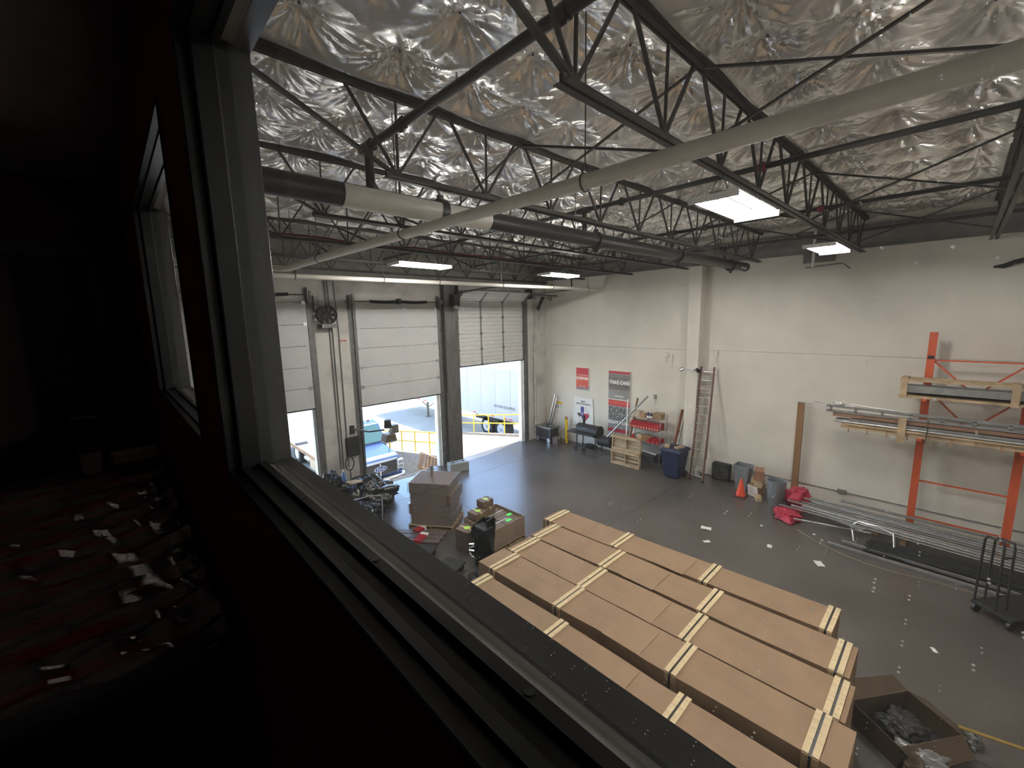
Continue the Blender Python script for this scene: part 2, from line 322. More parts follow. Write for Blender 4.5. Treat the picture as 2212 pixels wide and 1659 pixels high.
# ---------------------------------------------------------------- roof joists
def joist(y):
    j = thing('roof_joist', '', 'joist', (.35, y, 6.88))
    zb, zt, xe = 6.88, 7.64, 14.18
    def chord(name, x0, x1, z, flip):
        m = MB()
        for s in (-1, 1):
            a, b = sorted((y+s*.012, y+s*.07)); m.box(x0, x1, a, b, z, z+.007) if not flip else m.box(x0, x1, a, b, z+.05, z+.057)
            a, b = sorted((y+s*.012, y+s*.018)); m.box(x0, x1, a, b, z, z+.057)
        return m.build(name, steel, j)
    chord('bottom_chord', 2.28, xe-.05, zb, False); chord('top_chord', .3, xe, zt, True)
    MB().bar((.75, y, zt+.02), (2.42, y, zb+.03), .03, .05, (0, 1, 0)).build('end_web', steel, j)
    bx = [2.42+1.22*k for k in range(10)]
    d1 = MB().bar((bx[0], y, zb+.03), (bx[0]+.52, y, zt+.02), .022, .032, (0, 1, 0)).build('web', steel, j)
    d2 = MB().bar((bx[0], y, zb+.03), (bx[0]-.52, y, zt+.02), .022, .032, (0, 1, 0)).build('web', steel, j)
    d3 = MB().bar((bx[0], y, zb+.03), (bx[0]+.02, y, zt+.02), .016, .024, (0, 1, 0)).build('web', steel, j)
    for k in range(1, 10):
        for d in (d1, d2, d3): part_copy(d, (1.22*k, 0, 0))
    return j
JL = ['grey steel roof joist over the right edge, crossing the far corner of the white wall', 'dark steel roof joist nearest the window, running above the two bright tube lights',
      'dark steel roof joist just above the thick black main pipe', 'dark steel roof joist whose end meets the white wall column', 'dark steel roof joist carrying the red cable above the loading doors',
      'dark steel roof joist just beyond the red cable', 'dark steel roof joist hard against the door wall']
j0 = joist(JY[1]); j0['label'] = JL[0]
j00 = dup(j0, (0, JY[0]-JY[1], 0), 'roof joist out of sight past the right edge of the picture')
JJ = [j0, j00]+[dup(j0, (0, JY[k]-JY[1], 0), JL[k-1]) for k in range(2, 8)]
for j in JJ: j['group'] = 'open web roof joists'
# cross bridging angles between joists
nb = 0
BL = {4.25: 'near white pipe', 8.7: 'in mid hall', 12.6: 'by white wall'}
for xb in BL:
    for k in range(1, 7):
        a, b = JY[k], JY[k+1]
        for up_ in (0, 1):
            z0, z1 = (6.92, 7.66) if up_ else (7.66, 6.92)
            o = MB().bar((xb+.04*up_, a, z0), (xb+.04*up_, b, z1), .032, .006).bar((xb+.04*up_+.015, a, z0+.015), (xb+.04*up_+.015, b, z1+.015), .006, .03).build('bridging_angle', steel)
            nm = ['right-hand', 'nearest', 'second nearest', 'third', 'fourth', 'farthest'][k-1]
            tag(o, f"cross brace {'rising' if up_ else 'falling'} towards the doors between {nm} joists {BL[xb]}", 'brace', 'cross bridging between roof joists')
# ---------------------------------------------------------------- sprinkler pipework
def pipe_thing(name, label, pts, r, m, loc=None):
    t = thing(name, label, 'pipe', pts[0]); MB().tube(pts, r, 14).build('pipe', m, t, smooth=True); return t
def coupling(t, p, ax, r, m=pipeblk):
    d = Vector(ax)*.05; p = Vector(p)
    c = MB().cyl(p-d, p+d, r*1.28, n=14).build('coupling', m, t, smooth=True)
    s = Vector((0, 0, 1)) if abs(ax[2]) < .5 else Vector((0, 1, 0))
    for sg in (-1, 1): MB().cyl(p+s*sg*r*1.45-d*.6, p+s*sg*r*1.45+d*.6, r*.25, n=8).build('bolt', m, c)
pm = thing('sprinkler_main', 'thick black sprinkler main pipe running from the window towards the white wall', 'pipe', (.4, 4.62, 6.74))
MB().cyl((.32, 4.62, 6.72), (14.05, 4.62, 6.78), .122, n=20).build('pipe', pipeblk, pm, smooth=True)
MB().cyl((14.05, 4.62, 6.78), (14.12, 4.62, 6.78), .13, .06, n=20).build('end_cap', pipeblk, pm, smooth=True)
w_ = MB(); prof = [(4.62+.138*math.cos(a), 6.74+.138*math.sin(a)) for a in np.linspace(R(148), R(300), 14)]; prof += [(4.62+.118*math.cos(a), 6.74+.118*math.sin(a)) for a in np.linspace(R(300), R(148), 14)]
w_.prism(prof, 0, 1.95, 3.95).build('white_sleeve', pipewht, pm, smooth=True)
for x in (2.6, 5.9, 9.1, 12.3):
    coupling(pm, (x+.6, 4.62, 6.74), (1, 0, 0), .118); MB().cyl((x, 4.62, 6.84), (x, 4.62, 7.7), .006, n=6).build('hanger_rod', steel, pm)
for k, (x, z, lab) in enumerate(((2.29, 7.27, 'dark sprinkler branch pipe close above the window, slanting across the bright insulation'), (6.15, 7.2, 'dark sprinkler branch pipe with red couplings crossing behind the white pipe'), (9.35, 7.2, 'dark sprinkler branch pipe over the middle of the hall'), (12.4, 7.18, 'dark sprinkler branch pipe nearest the white wall'))):
    t = thing('sprinkler_branch', lab, 'pipe', (x, 4.62, z), 'sprinkler branch pipes'); r = .036 if k else .042
    MB().cyl((x, -6, z), (x, 4.66 if k == 0 else 11.9, z), r, n=12).build('pipe', pipeblk, t, smooth=True)
    MB().cyl((x, 4.62, 6.82), (x, 4.62, z), r*1.15, n=12).build('riser', pipeblk, t, smooth=True)
    MB().cyl((x, 4.52, z), (x, 4.74, z), r*1.5, n=12).build('tee', pipeblk, t, smooth=True)
    for y in (1.9, -1.1, 3.9, 7.4): 
        if k or y < 4: coupling(t, (x, y, z), (0, 1, 0), r, redpaint if (k in (1, 2) and y == 1.9) else pipeblk)
    for y in (-.9, 1.2, 3.0, 6.6, 9.6):
        if k == 0 and y > 5: continue
        MB().cyl((x, y, z+.03), (x, y, z+.10), .012, .005, n=8).build('sprinkler_head', galv, t)
# white pipe hung across the hall
wp = thing('white_pipe', 'long white pipe hung on rods across the hall from upper right to the loading doors', 'pipe', (3.8, 0, 6.7))
MB().tube([(3.16, -5.5, 6.505), (3.05, 0, 6.50), (2.99, 2.37, 6.498), (2.90, 4.74, 6.49), (2.81, 7.1, 6.49), (2.77, 9.3, 6.485), (2.72, 9.42, 6.485), (2.6, 9.47, 6.485), (.4, 9.47, 6.485)], .062, 18).build('pipe', pipewht, wp, smooth=True)
for x, y in ((3.0, 2.25), (2.87, 5.0), (2.80, 7.75), (3.1, -2.0)):
    MB().cyl((x, y, 6.64), (x, y, 7.75), .006, n=6).build('hanger_rod', steel, wp)
    MB().tube([(x+.072*math.cos(a), y, 6.495+.072*math.sin(a)) for a in np.linspace(0, 2*PI, 16, endpoint=False)], .008, 6, closed=True).build('clevis', steel, wp)
    MB().tube([(x-.03, y, 6.56), (x-.028, y, 6.62), (x, y, 6.65), (x+.028, y, 6.62), (x+.03, y, 6.56)], .006, 6).build('clevis', steel, wp)
dp = thing('white_pipe', 'thin white pipe running level in front of the loading doors', 'pipe', (3, 9.75, 6.4))
MB().tube([(.4, 9.75, 6.36), (14.0, 9.75, 6.44), (14.12, 9.72, 6.5), (14.2, 9.65, 6.75), (14.2, 9.62, 6.98)], .052, 14).build('pipe', pipewht, dp, smooth=True)
for x in (3.0, 5.0, 6.6, 8.9, 11.2, 13.2):
    z = 6.36+.08*(x-.4)/13.6
    MB().tube([(x, 9.75+.06*math.cos(a), z+.03+.085*math.sin(a)) for a in np.linspace(0, 2*PI, 14, endpoint=False)], .011, 6, closed=True).build('clevis', steel, dp)
    MB().cyl((x, 9.75, z+.11), (x, 9.75, 7.7), .006, n=6).build('hanger_rod', steel, dp)
pts = [(.4+i*.7, 8.62+.05*math.sin(i*1.3), 7.02-.05*abs(math.sin(i*.9))) for i in range(17)]
tag(MB().tube(pts, .024, 8).build('red_cable', mat('red_cable', (.16, .02, .025), .5), smooth=True), 'dark red cable strung along a roof joist towards the white wall', 'cable')
# ---------------------------------------------------------------- fluorescent high bay lights
def light(loc, label):
    x, y, z = loc; t = thing('tube_light', label, 'light', (x, y, z), 'six tube high bay lights')
    refl = mat('reflector_mirror', (.55, .55, .55), .07, metal=1, var=.02)
    MB().box(x-.66, x+.66, y-.24, y+.24, z+.05, z+.056).build('reflector', refl, t)
    MB().prism([(y-.12, z+.056), (y+.12, z+.056), (y+.08, z+.10), (y-.08, z+.10)], 0, x-.55, x+.55).build('housing', steelg, t)
    for s in (-1, 1):
        a, b = sorted((x+s*.655, x+s*.68)); MB().box(a, b, y-.25, y+.25, z-.01, z+.056).build('end_plate', fixt, t)
        for q in (-.1, .1): MB().cyl((x+s*.5, y+q, z+.07), (x+s*.5, y, 6.885), .004, n=5).build('chain', steel, t)
    tb = None
    for k in range(6):
        yy = (-.205, -.135, -.065, .065, .135, .205)[k]
        if tb is None: tb = MB().cyl((x-.64, y+yy, z+.018), (x+.64, y+yy, z+.018), .0135, n=8).build('tube', tubem, t, smooth=True)
        else: part_copy(tb, (0, yy+.205, 0))
    return t
l0 = light((5.32, 1.88, 6.565), 'bright six tube light fitting nearest the window, hung under the nearest joist')
for p, lab in (((10.1, 1.9, 6.565), 'bright six tube light fitting close to the white wall'), ((5.22, 8.4, 6.58), 'bright tube light over the loading doors, on the left'), ((9.95, 8.4, 6.62), 'bright tube light in front of the open right-hand door'),
               ((3.4, -2.55, 6.565), 'added tube light out of sight past the right edge, extra light for the hall')):  # last one is an unseen extra fitting, added to light the hall
    dup(l0, Vector(p)-Vector((5.32, 1.88, 6.565)), lab)
# ---------------------------------------------------------------- overhead doors
weather = mat('track_grey', (.14, .138, .13), .5, metal=.4, var=.25)
def springs(t, xa, xb, z):
    MB().cyl((xa-.35, DY-.16, z), (xb+.2, DY-.16, z), .014, n=10).build('torsion_shaft', steel, t)
    for a, b in ((xa+.45, xa+1.45), (xa+1.5, xb-.45)):
        n = 34; P = []
        for i in range(n*6+1):
            u = i/(n*6); th = u*n*2*PI; P.append((a+(b-a)*u, DY-.16+.042*math.cos(th), z-.02*math.sin(PI*u)+.042*math.sin(th)))
        MB().tube(P, .0125, 4).build('torsion_spring', blkm, t)
    for x in (xa-.12, xb+.1):
        MB().cyl((x-.03, DY-.16, z), (x+.03, DY-.16, z), .085, n=16).build('cable_drum', steelg, t)
        MB().box(x-.09, x-.06, DY-.24, DY, z-.25, z+.18).build('bearing_plate', weather, t)
    MB().box((xa+xb)/2-.04, (xa+xb)/2+.04, DY-.2, DY, z-.08, z+.1).build('centre_bracket', steel, t)
def tracks(t, xa, xb, z1):
    for x, s in ((xa, -1), (xb, 1)):
        m = MB(); a, b = sorted((x+s*.01, x+s*.075)); m.box(a, b, DY-.09, DY-.085, .05, z1); m.box(a, b, DY-.03, DY-.026, .05, z1)
        c, d = sorted((x+s*.075, x+s*.08)); m.box(c, d, DY-.09, DY-.026, .05, z1); m.build('track', weather, t)
        e, f_ = sorted((x+s*.08, x+s*.2)); MB().box(e, f_, DY-.022, DY-.012, .05, z1-.1).build('track_angle', weather, t)
def flush_door(name, xa, xb, zb, n=5, zs=.605, spr=True):
    t = struct(name, ((xa+xb)/2, DY-.06, 0)); base = None
    for k in range(n):
        z = zb+k*zs
        if base is None: base = MB().box(xa, xb, DY-.085, DY-.04, zb+.004, zb+zs-.004).build('door_section', doorw, t, bevel=.008)
        else: part_copy(base, (0, 0, k*zs))
        for x in (xa+.02, xb-.12): 
            h = MB().box(x, x+.1, DY-.10, DY-.085, z+zs-.05, z+zs+.05).build('hinge', galv, t)
        MB().box((xa+xb)/2-.05+.2, (xa+xb)/2+.05+.2, DY-.095, DY-.085, z+zs-.03, z+zs+.03).build('hinge', galv, t)
    MB().box(xa, xb, DY-.09, DY-.035, zb-.03, zb+.004).build('bottom_seal', blkm, t)
    tracks(t, xa, xb, zb+n*zs+.45)
    if spr: springs(t, xa, xb, zb+n*zs+.23)
    return t
flush_door('door_1', 1.15, 4.14, 2.93); flush_door('door_2', 5.55, 8.50, 2.765)
d3 = struct('door_3', (11, DY-.06, 0)); ribm = mat('door_ribbed_grey', (.52, .52, .50), .5, var=.05)
def rib_section(M, z0, z1, xa=9.35, xb=12.8):
    pr = []; nrib = 4; h = (z1-z0)/nrib
    for i in range(nrib):
        a = z0+i*h; pr += [(0, a+.004), (0, a+h*.62), (.022, a+h*.72), (.022, a+h*.92), (0, a+h-.001)]
    poly = pr+[(.05, z1-.004), (.05, z0+.004)]
    o = MB(M); o.prism([(p[0], p[1]) for p in poly], 0, xa, xb); return o
def sec(M, z0, z1):
    o = rib_section(M, z0, z1).build('door_section', ribm, d3)
    for x in (9.36, 10.46, 11.6, 12.74):
        MB(M).box(x-.02, x+.04, -.018, .0, z0+.01, z1-.01).build('stile', steelg if x not in (9.36, 12.74) else weather, d3)
        MB(M).box(x-.04, x+.06, -.03, .0, z0-.04, z0+.04).build('hinge', weather, d3)
for k in range(4): sec(Matrix.Translation((0, DY-.09, 3.665+.60*k)), 0, .6)
sec(Matrix.Translation((0, DY-.09, 6.065)) @ Matrix.Rotation(R(52), 4, 'X'), 0, .55)
MB().box(9.35, 12.8, DY-.1, DY-.035, 3.63, 3.668).build('bottom_seal', blkm, d3)
for x, s in ((9.32, -1), (12.83, 1)):
    m = MB(); a, b = sorted((x, x+s*.07)); m.box(a, b, DY-.10, DY-.094, .05, 5.95).box(a, b, DY-.03, DY-.026, .05, 5.95); c, e = sorted((x+s*.07, x+s*.075)); m.box(c, e, DY-.10, DY-.026, .05, 5.95); m.build('track', weather, d3)
    P = [(x+s*.035, DY-.06-.42*(1-math.cos(a)), 5.95+.42*math.sin(a)) for a in np.linspace(0, PI/2*.95, 8)]+[(x+s*.035, DY-3.0, 6.45)]
    m = MB()
    for p, q in zip(P, P[1:]): m.bar(p, q, .07, .06)
    m.build('curved_track', weather, d3)
    MB().bar((x+s*.035, DY-2.6, 6.45), (x+s*.035, DY-2.6, 7.6), .04, .04).build('track_hanger', steel, d3)
    a, b = sorted((x+s*.075, x+s*.26)); MB().box(a, b, DY-.03, DY-.012, .05, 6.2).build('track_angle', colmn if s > 0 else weather, d3)
MB().cyl((9.1, DY-.28, 6.45), (13.4, DY-.28, 6.45), .02, n=10).build('torsion_shaft', weather, d3)
MB().cyl((9.9, DY-.28, 6.45), (12.4, DY-.28, 6.45), .055, n=14).build('torsion_spring', weather, d3)
for x in (9.2, 13.0): MB().box(x, x+.03, DY-.4, DY, 6.2, 6.6).build('bearing_plate', blkm, d3)
MB().box(8.95, 9.22, DY-.5, DY-.22, 5.88, 6.28).build('operator_motor', blkm, d3, bevel=.02)
for dx, dz in ((0, 0), (.14, -.05)): MB().cyl((9.0+dx, DY-.56, 5.84+dz), (9.0+dx, DY-.45, 5.84+dz), .07, n=14).build('operator_gear', steelg, d3)
MB().bar((13.35, DY-.4, 5.75), (13.62, DY-.5, 6.35), .08, .12).build('spring_anchor', blkm, d3)
MB().cyl((13.0, DY-.55, 6.33), (14.25, DY-.7, 6.33), .045, n=10).build('counterweight_tube', steelg, d3)
MB().tube([(13.85+.09*math.cos(a), DY-.66, 6.28+.14*math.sin(a)) for a in np.linspace(R(170), R(370), 10)], .018, 6).build('hook', steel, d3)
# ---------------------------------------------------------------- things on the door wall
fan = thing('wall_fan', 'grey caged wall fan beside the left loading door track', 'fan', (4.6, DY-.2, 5.6))
MB().box(4.35, 4.5, DY-.12, DY, 5.75, 6.15).build('mounting_box', weather, fan)
MB().cyl((4.62, DY-.12, 5.62), (4.62, DY-.38, 5.62), .27, n=20, caps=False).build('shroud', weather, fan)
for r_ in (.08, .14, .2, .26): MB().tube([(4.62+r_*math.cos(a), DY-.40, 5.62+r_*math.sin(a)) for a in np.linspace(0, 2*PI, 20, endpoint=False)], .006, 5, closed=True).build('cage_ring', steel, fan)
for k in range(4): MB().obox((4.62, DY-.28, 5.62), (.5, .02, .09), Matrix.Rotation(k*PI/4, 3, 'Y') @ Matrix.Rotation(.5, 3, 'X')).build('blade', blkm, fan)
MB().box(4.42, 4.85, DY-.42, DY-.06, 5.25, 5.36).build('base_bracket', weather, fan)
sgn = thing('wall_sign', 'small faded notice on the wall between two loading doors', 'sign', (5.1, DY, 4.7))
MB().box(4.98, 5.26, DY-.012, DY, 4.55, 4.92).build('board', mat('faded_notice', (.5, .47, .43), .6), sgn)
MB().box(5.0, 5.12, DY-.014, DY-.012, 4.82, 4.87).build('print', mat('faded_red', (.45, .12, .1), .6), sgn); MB().box(5.14, 5.24, DY-.014, DY-.012, 4.82, 4.87).build('print', mat('faded_red', (.45, .12, .1), .6), sgn)
cond = thing('conduit', 'pair of grey conduits running down the wall between the left doors', 'conduit', (4.85, DY-.03, 0))
for x0, x1 in ((4.76, 4.76), (4.84, 4.84), (5.02, 5.0)): MB().tube([(x0-.05, DY-.03, 6.6), (x0, DY-.03, 5.2), (x1, DY-.03, .9)], .018, 8).build('pipe', weather, cond)
bxe = thing('control_box', 'dark control box with coiled cable beside the dock light', 'control box', (5.0, DY-.1, 1.35))
MB().box(4.95, 5.35, DY-.16, DY-.02, 1.25, 1.85).build('box', blkm, bxe, bevel=.02)
MB().tube([(4.98+.13*math.cos(a), DY-.16, 1.05+.22*math.sin(a)) for a in np.linspace(0, 2*PI, 20, endpoint=False)], .016, 6, closed=True).build('cable_coil', blk, bxe)
MB().tube([(5.0, DY-.1, .85), (5.02, DY-.1, .4), (5.0, DY-.12, .05)], .014, 6).build('cable', blk, bxe)
dl = thing('dock_light', 'dock light on a jointed arm in front of the middle door', 'dock light', (5.2, DY-.1, 2.05))
MB().box(5.12, 5.24, DY-.1, DY, 1.95, 2.2).build('wall_plate', blkm, dl)
MB().bar((5.18, DY-.1, 2.1), (5.55, DY-.5, 2.02), .06, .05).build('arm', weather, dl); MB().bar((5.55, DY-.5, 2.02), (6.0, DY-.55, 2.0), .045, .04).build('arm', blkm, dl)
MB().prism([(5.93, 1.62), (6.33, 1.62), (6.28, 1.86), (5.98, 1.86)], 1, DY-.75, DY-.4).build('lamp_head', mat('dock_lamp_brown', (.10, .085, .065), .5), dl, bevel=.02)
MB().box(5.94, 6.32, DY-.74, DY-.41, 1.59, 1.62).build('lens', whtplas, dl)
MB().cyl((6.12, DY-.57, 2.05), (6.12, DY-.57, 2.3), .12, .10, n=16).build('fan_motor', blkm, dl); MB().box(6.2, 6.42, DY-.7, DY-.5, 1.86, 2.12).build('bracket', weather, dl)
MB().tube([(6.12, DY-.58, 1.6), (6.13, DY-.58, 1.4), (6.08, DY-.6, 1.25)], .009, 6).build('cord', blk, dl)
bp = thing('dock_block', 'small grey steel block standing at the foot of the dark column', 'block', (8.55, 12.0, 0))
Mb = Matrix.Translation((8.62, 12.05, 0)) @ Matrix.Rotation(R(-14), 4, 'Z')
MB(Mb).box(-.36, .36, -.17, .17, 0, .34).build('body', mat('block_grey', (.30, .32, .31), .5, metal=.3), bp, bevel=.02)
for x in (-.2, .2): MB(Mb).cyl((x, 0, .34), (x, 0, .352), .05, n=12).build('hole_plug', blkm, bp)
tag(MB().box(13.42, 13.47, DY-.12, DY-.07, 0, 4.3).build('white_pipe_post', mat('chipped_white', (.6, .58, .53), .6, var=.3, scale=6)), 'chipped white pipe standing in the corner right of the ribbed door', 'pipe')
# ---------------------------------------------------------------- outside: yard, ramp, trailer, truck
yard = mat('yard_concrete', (.36, .33, .275), .85, var=.12, scale=.7, dark=(.28, .255, .21), dscale=.4)
GZ = -1.2
MB().box(-30, 60, DY+.25, 34, GZ-.3, GZ).build('floor_yard', yard, kind='structure')
MB().box(-60, 120, 34.2, 37.5, GZ-.3, GZ+.10).build('floor_verge', mat('dry_grass', (.46, .38, .20), .95, var=.25, scale=2), kind='structure')
MB().box(-60, 120, 37.5, 70, GZ-.3, GZ).build('floor_street', mat('street_asphalt', (.30, .30, .31), .9), kind='structure')
MB().box(-60, 120, 33.9, 34.2, GZ-.3, GZ+.16).build('trim_6', mat('kerb', (.6, .55, .45), .8), kind='structure')
MB().box(-60, 120, 70, 120, GZ-.3, GZ+.1).build('floor_far', mat('far_field', (.5, .42, .25), .95), kind='structure')
rmp = MB().prism([(DY+.25, GZ-.3), (DY+.25, 0), (13.4, 0), (20.9, GZ), (20.9, GZ-.3)], 0, 9.2, 13.5).build('ramp', mat('ramp_concrete', (.42, .39, .33), .8, var=.08), kind='structure')
rw = mat('retaining_wall', (.42, .39, .34), .85, var=.2)
MB().prism([(DY+.25, GZ-.2), (DY+.25, .12), (13.4, .12), (20.9, GZ+.12), (20.9, GZ-.2)], 0, 9.0, 9.2).build('wall_ramp_left', rw, kind='structure')
MB().prism([(DY+.25, GZ-.2), (DY+.25, .1), (13.4, .1), (20.9, GZ+.12), (20.9, GZ-.2)], 0, 13.35, 13.5).build('wall_ramp_right', mat('kerb_rust', (.33, .26, .19), .8, var=.2), kind='structure')
def rail(x, y0, y1, n, h, lab):
    zr = lambda y: max(GZ, -.16*max(0, y-13.4))+.1
    t = thing('guard_rail', lab, 'guard rail', (x, y0, zr(y0)), 'yellow ramp guard rails')
    for f_ in (1, .55): MB().tube([(x, y0, zr(y0)+h*f_), (x, y1, zr(y1)+h*f_)], .03, 10).build('rail', yellow, t, smooth=True)
    for k in range(n):
        y = y0+(y1-y0)*k/(n-1); MB().cyl((x, y, zr(y)), (x, y, zr(y)+h), .028, n=10).build('post', yellow, t, smooth=True)
rail(13.42, 13.6, 19.6, 6, .95, 'yellow pipe guard rail on the right of the ramp, in front of the white trailer')
rail(9.1, 13.5, 19.3, 6, .95, 'yellow pipe guard rail on the ramp behind the blue truck')
tr = thing('semi_trailer', 'white box trailer parked beyond the ramp with landing legs down', 'trailer', (16.5, 21, GZ)); TX = 15.2
trw = mat('trailer_white', (.43, .445, .47), .4, var=.04, scale=1); trs = mat('trailer_rail', (.45, .46, .48), .4, metal=.4)
MB().box(TX+.03, TX+2.55, 15.0, 28.6, -.05, 2.86).build('body', trw, tr)
pn = None
for k in range(11):
    y = 15.0+k*1.236
    if pn is None: pn = MB().box(TX, TX+.03, y+.008, y+1.228, .12, 2.68).build('side_panel', trw, tr)
    else: part_copy(pn, (0, k*1.236, 0))
MB().box(TX-.02, TX+.04, 15.0, 28.6, 2.68, 2.9).build('top_rail', trs, tr); MB().box(TX-.02, TX+.04, 15.0, 28.6, -.08, .12).build('bottom_rail', trs, tr)
rl = mat('marker_red', (.6, .04, .06), .4)
for y in (15.3, 16.1, 16.5, 17.6, 19.2, 20.6, 22.0, 23.4, 24.6, 25.4, 26.2): MB().box(TX-.026, TX-.02, y, y+.28, -.02, .04).build('reflector', rl, tr)
text('AIR-RIDE EQUIPPED', .2, (TX-.004, 16.75, .62), ROT_BACK, mat('letter_grey', (.12, .12, .13), .6), tr, bold=.004)
tyre = mat('tyre', (.02, .02, .02), .8); hub = mat('hub_white', (.6, .6, .6), .4)
for y in (17.15, 18.4):
    w = MB().cyl((TX+.1, y, GZ+.5), (TX+.6, y, GZ+.5), .5, n=26).build('wheel', tyre, tr, smooth=True)
    MB().cyl((TX+.07, y, GZ+.5), (TX+.1, y, GZ+.5), .30, .32, n=22).build('hub', hub, w, smooth=True); MB().cyl((TX+.04, y, GZ+.5), (TX+.08, y, GZ+.5), .1, n=12).build('hub_cap', trs, w)
MB().box(TX+.1, TX+2.4, 16.4, 19.4, -.35, -.08).build('bogie', blkm, tr)
MB().box(TX+.1, TX+.7, 15.6, 15.63, GZ+.2, -.1).build('mud_flap', hub, tr)
for x in (TX+.3, TX+2.2):
    MB().box(x-.06, x+.06, 24.9, 25.02, GZ+.06, -.06).build('landing_leg', weather, tr); MB().box(x-.14, x+.14, 24.82, 25.1, GZ, GZ+.06).build('landing_foot', weather, tr)
    MB().bar((x, 24.96, -.55), (x, 25.9, -.06), .05, .05).build('leg_brace', weather, tr); MB().bar((x, 24.96, -.55), (x, 24.0, -.06), .05, .05).build('leg_brace', weather, tr)
# blue flatbed truck, nose towards the dock
tk = thing('flatbed_truck', 'blue flatbed truck parked nose first at the middle loading door', 'truck', (6.95, 18, GZ))
blue = mat('truck_blue', (.035, .075, .20), .22, metal=.2, var=.05, coat=.6); glz = mat('truck_glass', (.05, .12, .13), .08, var=.05); tc_ = 7.0
def cab(pr, w0, w1, name, m, bev=.04):   # pr: (y,z) profile ; w0 half width low, w1 half width high
    o = MB(); o.prism(pr, 0, tc_-w0, tc_+w0); zs = [p[1] for p in pr]; z0, z1 = min(zs), max(zs)
    o.v = [((x-tc_)*(1+(w1/w0-1)*(z-z0)/(z1-z0))+tc_, y, z) for x, y, z in o.v]; return o.build(name, m, tk, bevel=bev)
cab([(15.0, -.62), (14.95, -.1), (15.02, .12), (15.2, .22), (16.25, .42), (16.25, -.62)], 1.02, .80, 'hood', blue, .06)
cab([(16.2, -.62), (16.2, .45), (16.75, 1.16), (17.1, 1.24), (18.0, 1.22), (18.15, 1.1), (18.2, -.62)], 1.06, .92, 'cab', blue, .06)
cab([(16.24, .47), (16.72, 1.08), (16.70, 1.10), (16.20, .49)], .90, .80, 'windshield', glz, 0)
for s in (-1, 1):
    o = MB(); o.prism([(16.45, .38), (16.92, 1.04), (17.9, 1.04), (17.9, .38)], 0, tc_+s*1.0, tc_+s*1.035); o.v = [(x-s*.08*(z-.38)/.66, y, z) for x, y, z in o.v]; o.build('side_window', glz, tk)
    MB().bar((tc_+s*1.02, 16.5, .45), (tc_+s*1.32, 16.45, .5), .03, .03).build('mirror_arm', blkm, tk); MB().box(tc_+s*1.32-.09, tc_+s*1.32+.09, 16.4, 16.5, .3, .78).build('mirror', blkm, tk, bevel=.02)
    h = MB().box(*sorted((tc_+s*.74, tc_+s*1.0)), 14.90, 15.02, -.42, -.02).build('headlight', mat('headlamp', (.7, .72, .75), .12, metal=.2), tk, bevel=.03)
    MB().box(*sorted((tc_+s*.78, tc_+s*.96)), 14.885, 14.902, -.37, -.25).build('lamp_lens', chrome, h); MB().box(*sorted((tc_+s*.78, tc_+s*.96)), 14.885, 14.902, -.19, -.07).build('lamp_lens', chrome, h)
    w = MB().cyl((tc_+s*.72, 15.75, GZ+.48), (tc_+s*1.05, 15.75, GZ+.48), .48, n=26).build('wheel', tyre, tk, smooth=True); MB().cyl((tc_+s*1.04, 15.75, GZ+.48), (tc_+s*1.07, 15.75, GZ+.48), .26, n=20).build('hub', hub, w, smooth=True)
    w = MB().cyl((tc_+s*.66, 21.2, GZ+.48), (tc_+s*1.14, 21.2, GZ+.48), .48, n=26).build('wheel', tyre, tk, smooth=True); MB().cyl((tc_+s*1.12, 21.2, GZ+.48), (tc_+s*1.15, 21.2, GZ+.48), .27, n=20).build('hub', hub, w, smooth=True)
g = MB().box(tc_-.72, tc_+.72, 14.90, 14.99, -.48, .02).build('grille', mat('grille_dark', (.03, .03, .032), .4), tk, bevel=.02)
for x in (-.73, -.02, .70): MB().box(tc_+x, tc_+x+.04, 14.88, 14.93, -.5, .04).build('grille_bar', chrome, g)
MB().box(tc_-.74, tc_+.74, 14.88, 14.95, .01, .07).build('grille_trim', chrome, g)
def oval(a, b, y0, y1): return MB().prism([(tc_+a*math.cos(t), -.22+b*math.sin(t)) for t in np.linspace(0, 2*PI, 28, endpoint=False)], 1, y0, y1)
oval(.26, .11, 14.865, 14.90).build('emblem', chrome, g); em = oval(.235, .09, 14.86, 14.87).build('emblem_field', mat('emblem_blue', (.02, .05, .2), .3), g)
text('Ford', .16, (tc_, 14.858, -.22), Matrix(((1, 0, 0), (0, 0, -1), (0, 1, 0))), chrome, tk, bold=.002)
MB().prism([(tc_-1.1, 14.98), (tc_-.95, 14.78), (tc_+.95, 14.78), (tc_+1.1, 14.98), (tc_+1.1, 15.15), (tc_-1.1, 15.15)], 2, -.88, -.6).build('bumper', chrome, tk, bevel=.03)
for s in (-.5, .5): MB().box(tc_+s-.2, tc_+s+.2, 14.77, 14.79, -.82, -.68).build('bumper_slot', blkm, tk)
MB().box(tc_-.45, tc_+.45, 15.0, 18.2, -.8, -.6).box(tc_-.45, tc_+.45, 18.2, 24.2, -.7, -.42).build('chassis', blkm, tk)
bedm = mat('flatbed_deck', (.22, .25, .31), .6, var=.25, scale=1.5)
MB().box(tc_-1.2, tc_+1.2, 18.35, 24.4, -.42, -.38).build('bed_frame', woodd, tk)
pl = None
for k in range(8):
    x = tc_-1.2+k*.3
    if pl is None: pl = MB().box(x+.004, x+.296, 18.35, 24.4, -.38, -.30).build('deck_plank', bedm, tk)
    else: part_copy(pl, (k*.3, 0, 0))
MB().box(tc_-1.22, tc_-1.2, 18.35, 24.4, -.45, -.29).build('side_rub_rail', woodd, tk); MB().box(tc_-1.1, tc_+1.1, 18.28, 18.34, -.4, .9).build('headboard', blue, tk)
